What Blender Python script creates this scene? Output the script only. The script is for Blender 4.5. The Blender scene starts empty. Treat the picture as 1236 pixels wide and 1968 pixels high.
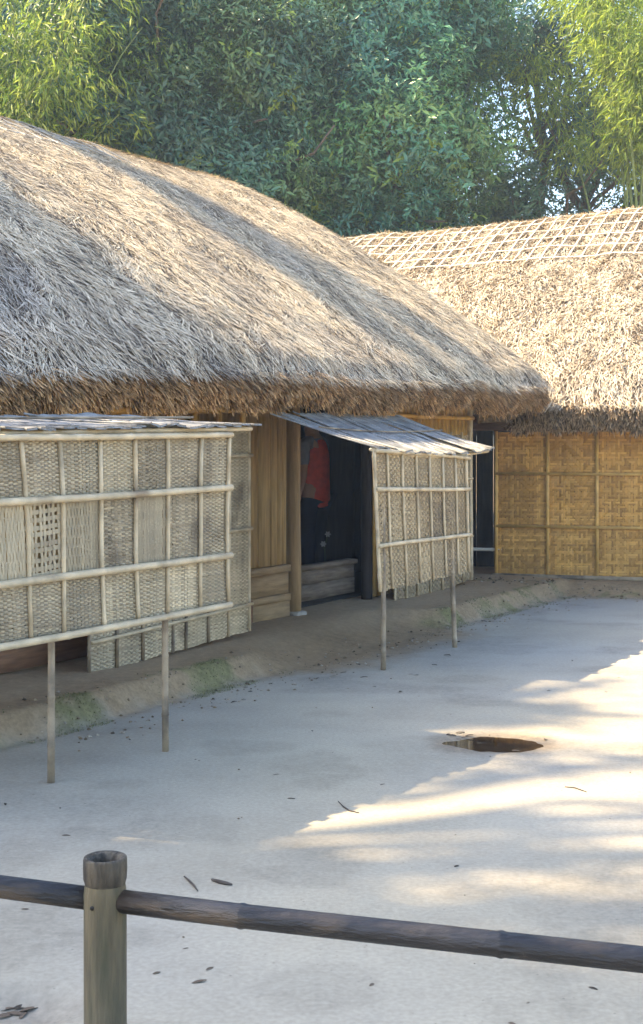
import bpy, math, random
import numpy as np
from mathutils import Vector

rng = np.random.default_rng(11)
random.seed(5)
scene = bpy.context.scene
COL = scene.collection

# ------------------------------------------------------------------ camera, sky, sun, exposure
CX, HY, F, EYE = 618.0, 850.0, 2600.0, 1.55      # photograph: centre column, horizon row, focal length (px), eye height
cd = bpy.data.cameras.new('camera')
cam = bpy.data.objects.new('camera', cd); COL.objects.link(cam)
cam.location = (0, 0, EYE); cam.rotation_euler = (math.radians(90), 0, 0)
cd.sensor_fit = 'HORIZONTAL'; cd.sensor_width = 36.0; cd.lens = 36.0 * F / 1236.0
cd.shift_y = -134.0 / 1236.0
cd.clip_start = 0.05; cd.clip_end = 3000
scene.camera = cam

SUN_H = np.array([-0.975, 0.22]); SUN_H /= np.linalg.norm(SUN_H)
SUN_EL = math.atan(1.15)
world = bpy.data.worlds.new('World'); scene.world = world; world.use_nodes = True
wn = world.node_tree
sky = wn.nodes.new('ShaderNodeTexSky'); sky.sky_type = 'NISHITA'; sky.sun_disc = False
sky.sun_elevation = SUN_EL; sky.sun_rotation = math.atan2(SUN_H[0], SUN_H[1])
sky.air_density = 1.0; sky.dust_density = 1.6; sky.ozone_density = 1.0
bg = wn.nodes['Background']; bg.inputs['Strength'].default_value = 0.15
wn.links.new(sky.outputs['Color'], bg.inputs['Color'])
sd = bpy.data.lights.new('sun', 'SUN'); sd.energy = 4.5; sd.angle = math.radians(0.53); sd.color = (1.0, 0.79, 0.49)
sun = bpy.data.objects.new('sun', sd); COL.objects.link(sun)
sv = Vector((SUN_H[0] * math.cos(SUN_EL), SUN_H[1] * math.cos(SUN_EL), math.sin(SUN_EL)))
sun.rotation_euler = sv.to_track_quat('Z', 'Y').to_euler(); sun.location = (-20, 5, 25)
vs = scene.view_settings
vs.view_transform = 'Standard'; vs.look = 'None'; vs.exposure = 1.98; vs.gamma = 1.0; vs.use_curve_mapping = False
scene.cycles.max_bounces = 5; scene.cycles.diffuse_bounces = 4; scene.cycles.glossy_bounces = 2; scene.cycles.transmission_bounces = 2
scene.cycles.caustics_reflective = False; scene.cycles.caustics_refractive = False
scene.cycles.use_adaptive_sampling = True; scene.cycles.adaptive_threshold = 0.03; scene.cycles.use_light_tree = False
scene.cycles.use_denoising = True

# ------------------------------------------------------------------ helpers: noise, meshes, objects
def hash2(ix, iy, seed):
    n = (ix.astype(np.int64) * 374761393 + iy.astype(np.int64) * 668265263 + seed * 974711) & 0xffffffff
    n = ((n ^ (n >> 13)) * 1274126177) & 0xffffffff
    return ((n ^ (n >> 16)) & 0xffff) / 65535.0

def noise2(x, y, seed=0):
    x = np.asarray(x, float); y = np.asarray(y, float)
    ix, iy = np.floor(x), np.floor(y); fx, fy = x - ix, y - iy
    fx = fx * fx * (3 - 2 * fx); fy = fy * fy * (3 - 2 * fy)
    a = hash2(ix, iy, seed); b = hash2(ix + 1, iy, seed); c = hash2(ix, iy + 1, seed); d = hash2(ix + 1, iy + 1, seed)
    return (a * (1 - fx) + b * fx) * (1 - fy) + (c * (1 - fx) + d * fx) * fy      # 0..1

def fbm(x, y, seed=0, oct=3):
    s = 0; a = 0.5; t = 0
    for k in range(oct):
        s = s + a * noise2(np.asarray(x) * 2 ** k, np.asarray(y) * 2 ** k, seed + k * 17); t += a; a *= 0.5
    return s / t

def smooth(a, b, x):
    t = np.clip((np.asarray(x, float) - a) / (b - a), 0, 1)
    return t * t * (3 - 2 * t)

def new_mesh(name, V, faces, col=None, smooth_shade=False):
    """faces: list of arrays (n,3) / (n,4); col (n,3) per vertex"""
    V = np.asarray(V, np.float32)
    me = bpy.data.meshes.new(name)
    if not isinstance(faces, (list, tuple)) or (len(faces) and not isinstance(faces[0], np.ndarray)):
        faces = [np.asarray(faces)]
    faces = [f for f in faces if len(f)]
    loops = np.concatenate([f.ravel() for f in faces]).astype(np.int32)
    tot = np.concatenate([np.full(len(f), f.shape[1], np.int32) for f in faces])
    start = np.concatenate([[0], np.cumsum(tot)[:-1]]).astype(np.int32)
    me.vertices.add(len(V)); me.vertices.foreach_set('co', V.ravel())
    me.loops.add(len(loops)); me.loops.foreach_set('vertex_index', loops)
    me.polygons.add(len(tot)); me.polygons.foreach_set('loop_start', start)
    if smooth_shade:
        me.polygons.foreach_set('use_smooth', np.ones(len(tot), bool))
    me.update(calc_edges=True)
    if col is not None:
        at = me.attributes.new('col', 'FLOAT_COLOR', 'POINT')
        c = np.ones((len(V), 4), np.float32); c[:, :3] = col
        at.data.foreach_set('color', c.ravel())
    me.validate()
    return me

class MB:
    """collects pieces of one mesh (world coordinates)"""
    def __init__(s): s.V = []; s.F = {3: [], 4: []}; s.C = []; s.n = 0
    def add(s, V, faces, col=None):
        V = np.asarray(V, float)
        for f in faces if isinstance(faces, (list, tuple)) and len(faces) and isinstance(faces[0], np.ndarray) and faces[0].ndim == 2 else [np.asarray(faces)]:
            if len(f): s.F[f.shape[1]].append(f + s.n)
        s.V.append(V); s.n += len(V)
        c = np.ones((len(V), 3)) if col is None else np.broadcast_to(np.asarray(col, float), (len(V), 3))
        s.C.append(c); return s
    def box(s, c, ax, ay, az, hx, hy, hz, col=None):
        c = np.asarray(c, float); ax, ay, az = [np.asarray(a, float) for a in (ax, ay, az)]
        V = [c + i * hx * ax + j * hy * ay + k * hz * az for i in (-1, 1) for j in (-1, 1) for k in (-1, 1)]
        Fq = np.array([[0, 1, 3, 2], [4, 6, 7, 5], [0, 4, 5, 1], [2, 3, 7, 6], [0, 2, 6, 4], [1, 5, 7, 3]])
        return s.add(V, Fq, col)
    def tube(s, P, R, sides=8, cap=True, col=None):
        P = np.asarray(P, float); n = len(P); R = np.broadcast_to(np.asarray(R, float), (n,))
        T = np.gradient(P, axis=0); T /= np.linalg.norm(T, axis=1)[:, None] + 1e-9
        ref = np.array([0, 0, 1.0]) if abs(T[:, 2]).mean() < 0.8 else np.array([1.0, 0, 0])
        A = np.cross(T, ref); A /= np.linalg.norm(A, axis=1)[:, None] + 1e-9
        B = np.cross(T, A)
        th = np.linspace(0, 2 * np.pi, sides, endpoint=False)
        V = (P[:, None] + R[:, None, None] * (np.cos(th)[None, :, None] * A[:, None] + np.sin(th)[None, :, None] * B[:, None])).reshape(-1, 3)
        i = np.arange(n - 1)[:, None] * sides; j = np.arange(sides)[None]; j2 = (j + 1) % sides
        Q = np.stack([i + j, i + j2, i + sides + j2, i + sides + j], -1).reshape(-1, 4)
        fs = [Q]
        if cap:
            V = np.vstack([V, P[0], P[-1]]); k = n * sides; a = np.arange(sides); b = (a + 1) % sides
            fs.append(np.stack([np.full(sides, k), b, a], -1)); fs.append(np.stack([np.full(sides, k + 1), (n - 1) * sides + a, (n - 1) * sides + b], -1))
        return s.add(V, fs, col)
    def build(s, name, mat, parent=None, smooth_shade=False, origin=None, kind=None):
        V = np.vstack(s.V); C = np.vstack(s.C)
        fs = [np.vstack(v) for v in s.F.values() if v]
        return link(name, V, fs, C, mat, parent, smooth_shade, origin, kind)

def link(name, V, fs, C, mat, parent=None, smooth_shade=False, origin=None, kind=None):
    """V in world coordinates; the object's origin is its parent's base, else origin, else the foot of V"""
    V = np.asarray(V, float)
    if parent is not None: base = wloc(parent)
    elif origin is not None: base = np.asarray(origin, float)
    else: base = np.array([V[:, 0].mean(), V[:, 1].mean(), V[:, 2].min()])
    me = new_mesh(name, V - base, fs, C, smooth_shade)
    me.materials.append(mat)
    o = bpy.data.objects.new(name, me); COL.objects.link(o)
    if parent is not None: o.parent = parent
    else: o.location = base
    if kind: o['kind'] = kind
    return o

def wloc(o):
    p = np.array(o.location, float)
    while o.parent is not None:
        o = o.parent; p = p + np.array(o.location, float)
    return p

def thing(name, label, cat, loc, group=None):
    o = bpy.data.objects.new(name, None); COL.objects.link(o); o.location = [float(v) for v in loc]
    o.empty_display_size = 0.2
    return tag(o, label, cat, group)

def tag(o, label, cat, group=None):
    o['label'] = label; o['category'] = cat
    if group: o['group'] = group
    return o

# ------------------------------------------------------------------ helpers: materials
def mat(name, base=(0.5, 0.5, 0.5), rough=0.8, attr=False, noise=None, bump=None, spec=0.3, stretch=None, trans=None, dark=None):
    """noise=(scale, amount): brightness variation; bump=(scale, strength); dark=(scale, lo, hi, colour): blotches; stretch: object-space scaling"""
    m = bpy.data.materials.new(name); m.use_nodes = True
    nt = m.node_tree; N = nt.nodes; L = nt.links
    b = N['Principled BSDF']; b.inputs['Roughness'].default_value = rough
    b.inputs['Specular IOR Level'].default_value = spec
    if attr:
        a = N.new('ShaderNodeAttribute'); a.attribute_name = 'col'; col = a.outputs['Color']
        if base is not None:
            mx = N.new('ShaderNodeMix'); mx.data_type = 'RGBA'; mx.blend_type = 'MULTIPLY'; mx.inputs['Factor'].default_value = 1
            L.new(col, mx.inputs['A']); mx.inputs['B'].default_value = (*base, 1); col = mx.outputs['Result']
    else:
        r = N.new('ShaderNodeRGB'); r.outputs[0].default_value = (*base, 1); col = r.outputs[0]
    tc = N.new('ShaderNodeTexCoord'); mp = N.new('ShaderNodeMapping'); L.new(tc.outputs['Object'], mp.inputs['Vector'])
    if stretch: mp.inputs['Scale'].default_value = stretch
    vec = mp.outputs['Vector']
    if noise:
        nz = N.new('ShaderNodeTexNoise'); nz.inputs['Scale'].default_value = noise[0]; nz.inputs['Detail'].default_value = 6; L.new(vec, nz.inputs['Vector'])
        mr = N.new('ShaderNodeMapRange'); mr.inputs['From Min'].default_value = 0.25; mr.inputs['From Max'].default_value = 0.75
        mr.inputs['To Min'].default_value = 1 - noise[1]; mr.inputs['To Max'].default_value = 1 + noise[1]; L.new(nz.outputs['Fac'], mr.inputs['Value'])
        mx = N.new('ShaderNodeVectorMath'); mx.operation = 'SCALE'; L.new(col, mx.inputs[0]); L.new(mr.outputs['Result'], mx.inputs['Scale']); col = mx.outputs['Vector']
    if dark:
        nz = N.new('ShaderNodeTexNoise'); nz.inputs['Scale'].default_value = dark[0]; nz.inputs['Detail'].default_value = 5; L.new(vec, nz.inputs['Vector'])
        mr = N.new('ShaderNodeMapRange'); mr.inputs['From Min'].default_value = dark[1]; mr.inputs['From Max'].default_value = dark[2]; L.new(nz.outputs['Fac'], mr.inputs['Value'])
        mx = N.new('ShaderNodeMix'); mx.data_type = 'RGBA'; L.new(mr.outputs['Result'], mx.inputs['Factor']); L.new(col, mx.inputs['A'])
        mx.inputs['B'].default_value = (*dark[3], 1); col = mx.outputs['Result']
    L.new(col, b.inputs['Base Color'])
    if bump:
        nz = N.new('ShaderNodeTexNoise'); nz.inputs['Scale'].default_value = bump[0]; nz.inputs['Detail'].default_value = 8; L.new(vec, nz.inputs['Vector'])
        bp = N.new('ShaderNodeBump'); bp.inputs['Strength'].default_value = bump[1]; bp.inputs['Distance'].default_value = 0.02
        L.new(nz.outputs['Fac'], bp.inputs['Height']); L.new(bp.outputs['Normal'], b.inputs['Normal'])
    if trans:
        out = N['Material Output']; t = N.new('ShaderNodeBsdfTranslucent'); L.new(col, t.inputs['Color'])
        ms = N.new('ShaderNodeMixShader'); ms.inputs['Fac'].default_value = trans
        L.new(b.outputs[0], ms.inputs[1]); L.new(t.outputs[0], ms.inputs[2]); L.new(ms.outputs[0], out.inputs['Surface'])
    return m

M = {}
M['straw'] = mat('straw', (1, 1, 1), 0.75, attr=True, spec=0.25)
M['thatch'] = mat('thatch_base', (0.17, 0.125, 0.08), 0.95, noise=(30, 0.5), bump=(60, 0.8), spec=0.1)
M['fringe'] = mat('fringe_straw', (1, 1, 1), 0.85, attr=True, spec=0.15)
M['bamboo'] = mat('bamboo_pale', (0.52, 0.42, 0.27), 0.5, noise=(9, 0.35), bump=(40, 0.12), spec=0.4, dark=(5, 0.56, 0.75, (0.24, 0.18, 0.11)))
M['bamboo_grey'] = mat('bamboo_weathered', (0.30, 0.235, 0.155), 0.6, noise=(8, 0.5), bump=(40, 0.25), spec=0.35, dark=(5, 0.46, 0.66, (0.09, 0.068, 0.048)))
M['bamboo_gold'] = mat('bamboo_golden', (0.60, 0.37, 0.11), 0.5, noise=(9, 0.3), bump=(30, 0.15), spec=0.4)
M['lath'] = mat('bamboo_lath', (0.80, 0.72, 0.57), 0.6, noise=(6, 0.25), spec=0.3)
M['lath_grey'] = mat('bamboo_lath_grey', (0.36, 0.34, 0.30), 0.7, noise=(6, 0.3), spec=0.3)
M['weave'] = mat('bamboo_weave', (1, 1, 1), 0.7, attr=True, noise=(4, 0.22), spec=0.25, dark=(3.2, 0.58, 0.78, (0.11, 0.085, 0.06)))
M['basket'] = mat('bamboo_basket', (1, 1, 1), 0.65, attr=True, noise=(3, 0.25), spec=0.25)
M['slat'] = mat('awning_slat', (0.21, 0.21, 0.205), 0.40, noise=(7, 0.6), bump=(30, 0.25), spec=0.5, stretch=(2, 2, 2))
M['plank'] = mat('weathered_plank', (0.42, 0.285, 0.125), 0.75, noise=(4, 0.3), bump=(18, 0.3), spec=0.2, stretch=(9, 9, 0.8))
M['plank_h'] = mat('weathered_board', (0.34, 0.24, 0.13), 0.75, noise=(4, 0.35), bump=(18, 0.3), spec=0.2, stretch=(1.2, 1.2, 11))
M['post'] = mat('timber_post', (0.33, 0.225, 0.115), 0.75, noise=(5, 0.3), bump=(16, 0.3), spec=0.2, stretch=(7, 7, 0.8))
M['shaded_wood'] = mat('shaded_wood', (0.028, 0.022, 0.02), 0.8, noise=(6, 0.4), spec=0.15, stretch=(6, 6, 0.7))  # near-black wood: the shade of doorway and gap is put into its colour
M['threshold'] = mat('shaded_threshold', (0.15, 0.12, 0.09), 0.8, noise=(5, 0.45), bump=(16, 0.4), spec=0.15, stretch=(1.2, 1.2, 9))  # darker board colour with the doorway's shade put into it
M['red_wood'] = mat('red_brown_wood', (0.23, 0.125, 0.07), 0.75, noise=(5, 0.3), bump=(14, 0.3), spec=0.2, stretch=(1, 1, 9))
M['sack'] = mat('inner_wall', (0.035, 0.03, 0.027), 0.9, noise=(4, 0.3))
M['stone'] = mat('footing_stone', (0.36, 0.34, 0.30), 0.85, noise=(14, 0.3), bump=(30, 0.5))
M['rail'] = mat('dark_rail_bamboo', (0.015, 0.013, 0.014), 0.45, noise=(10, 0.7), bump=(30, 0.4), spec=0.5, stretch=(0.8, 2, 4), dark=(6, 0.50, 0.66, (0.065, 0.045, 0.03)))
M['fpost'] = mat('mossy_post_bamboo', (0.10, 0.080, 0.045), 0.6, noise=(12, 0.5), bump=(40, 0.3), spec=0.35, stretch=(5, 5, 0.6), dark=(7, 0.46, 0.72, (0.045, 0.044, 0.022)))
M['fpost_top'] = mat('dark_post_collar', (0.085, 0.069, 0.048), 0.6, noise=(11, 0.7), bump=(22, 0.7), spec=0.3, stretch=(4, 4, 0.8), dark=(8, 0.45, 0.7, (0.02, 0.018, 0.016)))
M['leaf'] = mat('tree_leaf', (1, 1, 1), 0.36, attr=True, spec=0.6, trans=0.25)
M['bleaf'] = mat('bamboo_leaf', (1, 1, 1), 0.5, attr=True, spec=0.4, trans=0.55)
M['bark'] = mat('bark', (0.13, 0.10, 0.075), 0.9, noise=(8, 0.4), bump=(14, 0.8), stretch=(3, 3, 0.7))
M['culm'] = mat('bamboo_culm', (0.16, 0.20, 0.05), 0.5, noise=(5, 0.4), spec=0.4)
M['dry'] = mat('dry_leaf', (0.10, 0.075, 0.05), 0.85, attr=True, noise=(20, 0.3))
M['dry'].node_tree.nodes['Mix'].inputs['B'].default_value = (1, 1, 1, 1)
M['skin'] = mat('skin', (0.42, 0.25, 0.17), 0.6)
M['grey_cloth'] = mat('grey_cloth', (0.20, 0.20, 0.23), 0.9, noise=(30, 0.15), bump=(20, 0.2))
M['red_cloth'] = mat('red_cloth', (0.66, 0.085, 0.05), 0.9, noise=(18, 0.2), bump=(9, 0.4))
M['navy_cloth'] = mat('navy_cloth', (0.018, 0.02, 0.035), 0.95, bump=(12, 0.3))
M['hair'] = mat('hair', (0.012, 0.01, 0.009), 0.6)
M['petal'] = mat('pale_petal', (0.25, 0.25, 0.26), 0.7)
M['stem'] = mat('green_stem', (0.05, 0.07, 0.03), 0.7)
M['litter'] = mat('pale_litter', (0.6, 0.58, 0.52), 0.8)

# ground: colour attribute (sand, trodden earth, moss) with grain and relief from nodes
g = mat('sandy_ground', (1, 1, 1), 0.92, attr=True, noise=(1.6, 0.10), bump=(7, 0.22), spec=0.15)
M['ground'] = g
def ground_extra(m):
    nt = m.node_tree; N = nt.nodes; L = nt.links; b = N['Principled BSDF']
    old = b.inputs['Base Color'].links[0].from_socket
    tc = N.new('ShaderNodeTexCoord')
    nz = N.new('ShaderNodeTexNoise'); nz.inputs['Scale'].default_value = 55; nz.inputs['Detail'].default_value = 8; L.new(tc.outputs['Object'], nz.inputs['Vector'])
    mr = N.new('ShaderNodeMapRange'); mr.inputs['From Min'].default_value = 0.3; mr.inputs['From Max'].default_value = 0.7; mr.inputs['To Min'].default_value = 0.88; mr.inputs['To Max'].default_value = 1.09
    L.new(nz.outputs['Fac'], mr.inputs['Value'])
    s = N.new('ShaderNodeVectorMath'); s.operation = 'SCALE'; L.new(old, s.inputs[0]); L.new(mr.outputs['Result'], s.inputs['Scale'])
    bw = N.new('ShaderNodeRGBToBW'); L.new(old, bw.inputs['Color'])
    am = N.new('ShaderNodeMapRange'); am.inputs['From Min'].default_value = 0.16; am.inputs['From Max'].default_value = 0.36; am.inputs['To Min'].default_value = 1.7; am.inputs['To Max'].default_value = 0.0
    L.new(bw.outputs['Val'], am.inputs['Value'])
    n4 = N.new('ShaderNodeTexNoise'); n4.inputs['Scale'].default_value = 17; n4.inputs['Detail'].default_value = 10; n4.inputs['Roughness'].default_value = 0.7; L.new(tc.outputs['Object'], n4.inputs['Vector'])
    sb = N.new('ShaderNodeMath'); sb.operation = 'SUBTRACT'; L.new(n4.outputs['Fac'], sb.inputs[0]); sb.inputs[1].default_value = 0.48
    ml = N.new('ShaderNodeMath'); ml.operation = 'MULTIPLY_ADD'; L.new(sb.outputs['Value'], ml.inputs[0]); L.new(am.outputs['Result'], ml.inputs[1]); ml.inputs[2].default_value = 1.0
    s0 = N.new('ShaderNodeVectorMath'); s0.operation = 'SCALE'; L.new(s.outputs['Vector'], s0.inputs[0]); L.new(ml.outputs['Value'], s0.inputs['Scale']); s = s0
    vo = N.new('ShaderNodeTexVoronoi'); vo.inputs['Scale'].default_value = 26; vo.inputs['Randomness'].default_value = 1; L.new(tc.outputs['Object'], vo.inputs['Vector'])
    m2 = N.new('ShaderNodeMapRange'); m2.inputs['From Min'].default_value = 0.06; m2.inputs['From Max'].default_value = 0.11; m2.inputs['To Min'].default_value = 0.62; m2.inputs['To Max'].default_value = 1.0
    L.new(vo.outputs['Distance'], m2.inputs['Value'])
    n3 = N.new('ShaderNodeTexNoise'); n3.inputs['Scale'].default_value = 2.3; L.new(tc.outputs['Object'], n3.inputs['Vector'])
    m3 = N.new('ShaderNodeMapRange'); m3.inputs['From Min'].default_value = 0.52; m3.inputs['From Max'].default_value = 0.62; m3.inputs['To Min'].default_value = 1.0; m3.inputs['To Max'].default_value = 0.0
    L.new(n3.outputs['Fac'], m3.inputs['Value'])
    mxx = N.new('ShaderNodeMath'); mxx.operation = 'MAXIMUM'; L.new(m2.outputs['Result'], mxx.inputs[0]); L.new(m3.outputs['Result'], mxx.inputs[1])
    s2 = N.new('ShaderNodeVectorMath'); s2.operation = 'SCALE'; L.new(s.outputs['Vector'], s2.inputs[0]); L.new(mxx.outputs['Value'], s2.inputs['Scale'])
    L.new(s2.outputs['Vector'], b.inputs['Base Color'])
ground_extra(g)
w = bpy.data.materials.new('puddle_water'); w.use_nodes = True
wb = w.node_tree.nodes['Principled BSDF']; wb.inputs['Base Color'].default_value = (0.045, 0.030, 0.017, 1); wb.inputs['Roughness'].default_value = 0.05
wb.inputs['Specular IOR Level'].default_value = 0.5
M['water'] = w

# ------------------------------------------------------------------ the place: frames of the two houses
UL = np.array([0.520, 0.854]); UL /= np.linalg.norm(UL); NL = np.array([UL[1], -UL[0]])       # left house: along the wall / out of the wall
OL = np.array([-0.235, 11.10])                                                                   # foot of its door post
VR = np.array([0.966, -0.259]); NR = np.array([VR[1], -VR[0]])                                  # right house
OR_ = np.array([1.875, 14.50])

def PL(t, o, z): q = OL + UL * t + NL * o; return np.array([q[0], q[1], z])
def PR(t, o, z): q = OR_ + VR * t + NR * o; return np.array([q[0], q[1], z])
def left_to(x, y): d0 = x - OL[0]; d1 = y - OL[1]; return d0 * UL[0] + d1 * UL[1], d0 * NL[0] + d1 * NL[1]
def right_to(x, y): d0 = x - OR_[0]; d1 = y - OR_[1]; return d0 * VR[0] + d1 * VR[1], d0 * NR[0] + d1 * NR[1]
def hit(px, py, A, D):
    """point where the sight line through a pixel meets the upright plane through A (x,y) along D"""
    A = np.asarray(A, float); D = np.asarray(D, float); k = (px - CX) / F
    t = (k * A[1] - A[0]) / (D[0] - k * D[1]); q = A + D * t
    return np.array([q[0], q[1], EYE + (HY - py) / F * q[1]])
def gnd(px, py, z=0.0):
    Y = F * (EYE - z) / (py - HY); return np.array([(px - CX) / F * Y, Y, z])

Z3 = np.array([0, 0, 1.0])
U3, N3 = np.array([*UL, 0]), np.array([*NL, 0])
V3, R3 = np.array([*VR, 0]), np.array([*NR, 0])

# ------------------------------------------------------------------ ground
PUD = gnd(958, 1428)[:2]; HOL = gnd(22, 1938)[:2]
def ground_z(x, y):
    t, o = left_to(x, y); tr, orr = right_to(x, y)
    ramp = smooth(-2.0, -1.2, t) * (1 - smooth(0.6, 1.1, t))                  # trodden down in front of the door
    edge = 0.98 + 0.10 * (fbm(t * 1.3, o * 0.0 + 3, 5) - 0.5) - 0.05 * smooth(0, 3, t)
    wide = 0.13 + 0.60 * ramp
    p1 = 0.135 * (1 - smooth(edge - wide, edge + 0.04, o)) * (1 - smooth(3.9, 4.6, t))
    e2 = 0.62 + 0.2 * (fbm(tr * 1.1, 9, 7) - 0.5)
    p2 = 0.105 * (1 - smooth(e2 - 0.45, e2 + 0.1, orr)) * smooth(-1.6, -1.0, tr)
    z = np.maximum(p1, p2)
    z = z + 0.012 * (fbm(x * 0.9, y * 0.9, 3) - 0.5) + 0.008 * (fbm(x * 5, y * 5, 21) - 0.5) * 0.3 + (0.30 * (fbm(x * 4, y * 4, 22, 4) - 0.5) + 0.16 * (fbm(x * 13, y * 13, 23) - 0.5)) * np.clip(z, 0, 0.14) * (1 - 0.6 * z / 0.14)
    d = np.sqrt(((x - PUD[0]) / 0.30) ** 2 + ((y - PUD[1]) / 0.21) ** 2) + 0.55 * (fbm(x * 7, y * 7, 4) - 0.5)
    z = z - 0.016 * (1 - smooth(0.45, 1.15, d))
    d = np.sqrt(((x - HOL[0]) / 0.26) ** 2 + ((y - HOL[1]) / 0.17) ** 2) + 0.3 * (fbm(x * 7, y * 7, 8) - 0.5)
    z = z - 0.035 * (1 - smooth(0.3, 1.05, d))
    return z

def stretched(a, b, step, out_lo, out_hi):
    core = np.arange(a, b + step / 2, step); s = step; lo = [core[0]]; hi = [core[-1]]
    while lo[-1] > out_lo: s *= 1.35; lo.append(lo[-1] - s)
    s = step
    while hi[-1] < out_hi: s *= 1.35; hi.append(hi[-1] + s)
    return np.concatenate([lo[:0:-1], core, hi[1:]])
gx = stretched(-3.2, 4.6, 0.04, -900, 900); gy = stretched(2.6, 15.0, 0.04, -900, 900)
GX, GY = np.meshgrid(gx, gy); GZ = ground_z(GX, GY)
far = np.clip((np.hypot(GX, GY - 8) - 20) / 30, 0, 1); GZ = GZ * (1 - far)
nx, ny = len(gx), len(gy)
idx = (np.arange(ny - 1)[:, None] * nx + np.arange(nx - 1)[None]).ravel()
GF = np.stack([idx, idx + 1, idx + nx + 1, idx + nx], -1)
t, o = left_to(GX, GY); tr, orr = right_to(GX, GY)
sand = np.array([0.350, 0.320, 0.262]); earth = np.array([0.30, 0.215, 0.125]); moss = np.array([0.15, 0.14, 0.055]); dust = np.array([0.37, 0.28, 0.175])
nA = fbm(GX * 1.2, GY * 1.2, 31, 4); nB = fbm(GX * 4.5, GY * 4.5, 41, 4) * 0.7 + fbm(GX * 13, GY * 13, 43, 2) * 0.3
nD = fbm(GX * 0.45 + 3, GY * 0.45, 51, 3)[..., None]; nE = fbm(GX * 1.1 + GY * 0.5, GY * 3.5, 52, 3)[..., None]
C = sand * (0.86 + 0.28 * nA[..., None]) * (1 + (nD - 0.5) * np.array([0.25, 0.10, -0.25])) * (0.91 + 0.18 * nE) * (1 - 0.13 * smooth(0.58, 0.70, fbm(GX * 2.1, GY * 2.6, 55, 3))[..., None])
rampm = smooth(-2.0, -1.3, t) * (1 - smooth(0.5, 1.0, t))
f_e = np.maximum(1 - smooth(0.85 + 0.25 * rampm, 1.12 + 0.45 * rampm, o + 0.35 * (nB - 0.5)), (1 - smooth(0.55, 1.0, orr + 0.5 * (nB - 0.5))) * smooth(-1.5, -0.8, tr))
C = C * (1 - f_e[..., None]) + (earth * (0.8 + 0.5 * nB[..., None])) * f_e[..., None]
f_top = (1 - smooth(0.45, 0.75, o + 0.3 * (nB - 0.5))) * (o < 2)
C = C * (1 - 0.7 * f_top[..., None]) + dust * 0.7 * f_top[..., None]
f_m = smooth(0.70, 0.82, o) * (1 - smooth(1.0, 1.14, o + 0.2 * (nB - 0.5))) * (1 - rampm) * smooth(0.50, 0.66, nB * 0.85 + nA * 0.25) * (1 - smooth(3.2, 3.8, t))
f_m = np.maximum(f_m, 0.8 * smooth(0.42, 0.58, orr) * (1 - smooth(0.62, 0.85, orr)) * smooth(0.45, 0.6, nB) * smooth(-0.9, -0.4, tr))
C = C * (1 - 0.85 * f_m[..., None]) + moss * (0.7 + 0.6 * nB[..., None]) * 0.85 * f_m[..., None]
hd = np.sqrt(((GX - HOL[0]) / 0.30) ** 2 + ((GY - HOL[1]) / 0.2) ** 2)
f_h = (1 - smooth(0.3, 1.1, hd + 0.5 * (nB - 0.5))) * 0.6
C = C * (1 - f_h[..., None]) + np.array([0.21, 0.185, 0.15]) * f_h[..., None]
pdist = np.sqrt(((GX - PUD[0]) / 0.33) ** 2 + ((GY - PUD[1]) / 0.24) ** 2)
f_p = (1 - smooth(0.75, 1.4, pdist + 0.7 * (nB - 0.5))) * 0.7
C = C * (1 - f_p[..., None]) + np.array([0.17, 0.125, 0.08]) * f_p[..., None]
ground = link('ground', np.stack([GX.ravel(), GY.ravel(), GZ.ravel()], -1), [GF], C.reshape(-1, 3), M['ground'], None, True, (0, 0, 0), 'structure')
def on_ground(x, y): return float(ground_z(np.array([x]), np.array([y]))[0])

th = np.linspace(0, 2 * np.pi, 40, endpoint=False)
pv = np.stack([PUD[0] + 0.42 * np.cos(th), PUD[1] + 0.32 * np.sin(th), np.full(40, -0.0075)], -1)
pv = np.vstack([pv, [PUD[0], PUD[1], -0.0075]])
link('puddle', pv, [np.stack([np.arange(40), (np.arange(40) + 1) % 40, np.full(40, 40)], -1)], None, M['water'], None, True, (PUD[0], PUD[1], -0.0075), 'structure')

# ------------------------------------------------------------------ thatched roofs
def smin(a, b, k):
    h = np.clip(0.5 + 0.5 * (b - a) / k, 0, 1)
    return b * (1 - h) + a * h - k * h * (1 - h)

def roof_left_z(t, o):
    e = 0.90; depth = 3.7
    top = np.interp(t, [-8, -4.2, -1.9, 0.1, 3.4], [2.00, 1.98, 2.07, 2.06, 2.15])
    df = e - o; db = o + 6.5; de = (3.54 + 0.10 * (0.9 - o) - t) * 3.1
    d = smin(smin(df, db, 0.8), de, 0.65)
    x = np.clip(d, 0, None) / depth
    h = 2.42 * (1.25 * x - 0.25 * x * x)
    h = h - 0.0
    lip = 0.06 * (1 - smooth(0, 0.18, np.clip(d, 0, None)))
    bump = 0.10 * (fbm(t * 0.6 + 5, o * 0.6, 61) - 0.5) + 0.03 * (fbm(t * 2.2, o * 1.4, 62) - 0.5)
    return top + h - lip + bump, d

def roof_right_z(t, o):
    e = 0.62; depth = 3.62
    top = 1.98 + 0.03 * np.sin(t * 1.3 + 0.4)
    df = e - o; db = o + 6.62
    d = smin(df, db, 0.9)
    x = np.clip(d, 0, None) / depth
    h = (2.48 + 0.045 * np.clip(t, -3, 4)) * (1.22 * x - 0.22 * x * x)
    lip = 0.12 * (1 - smooth(0, 0.25, np.clip(d, 0, None)))
    bump = 0.08 * (fbm(t * 0.7 + 15, o * 0.7, 71) - 0.5) + 0.06 * (fbm(t * 2.6, o * 2.6, 72) - 0.5)
    return top + h - lip + bump, d

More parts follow.
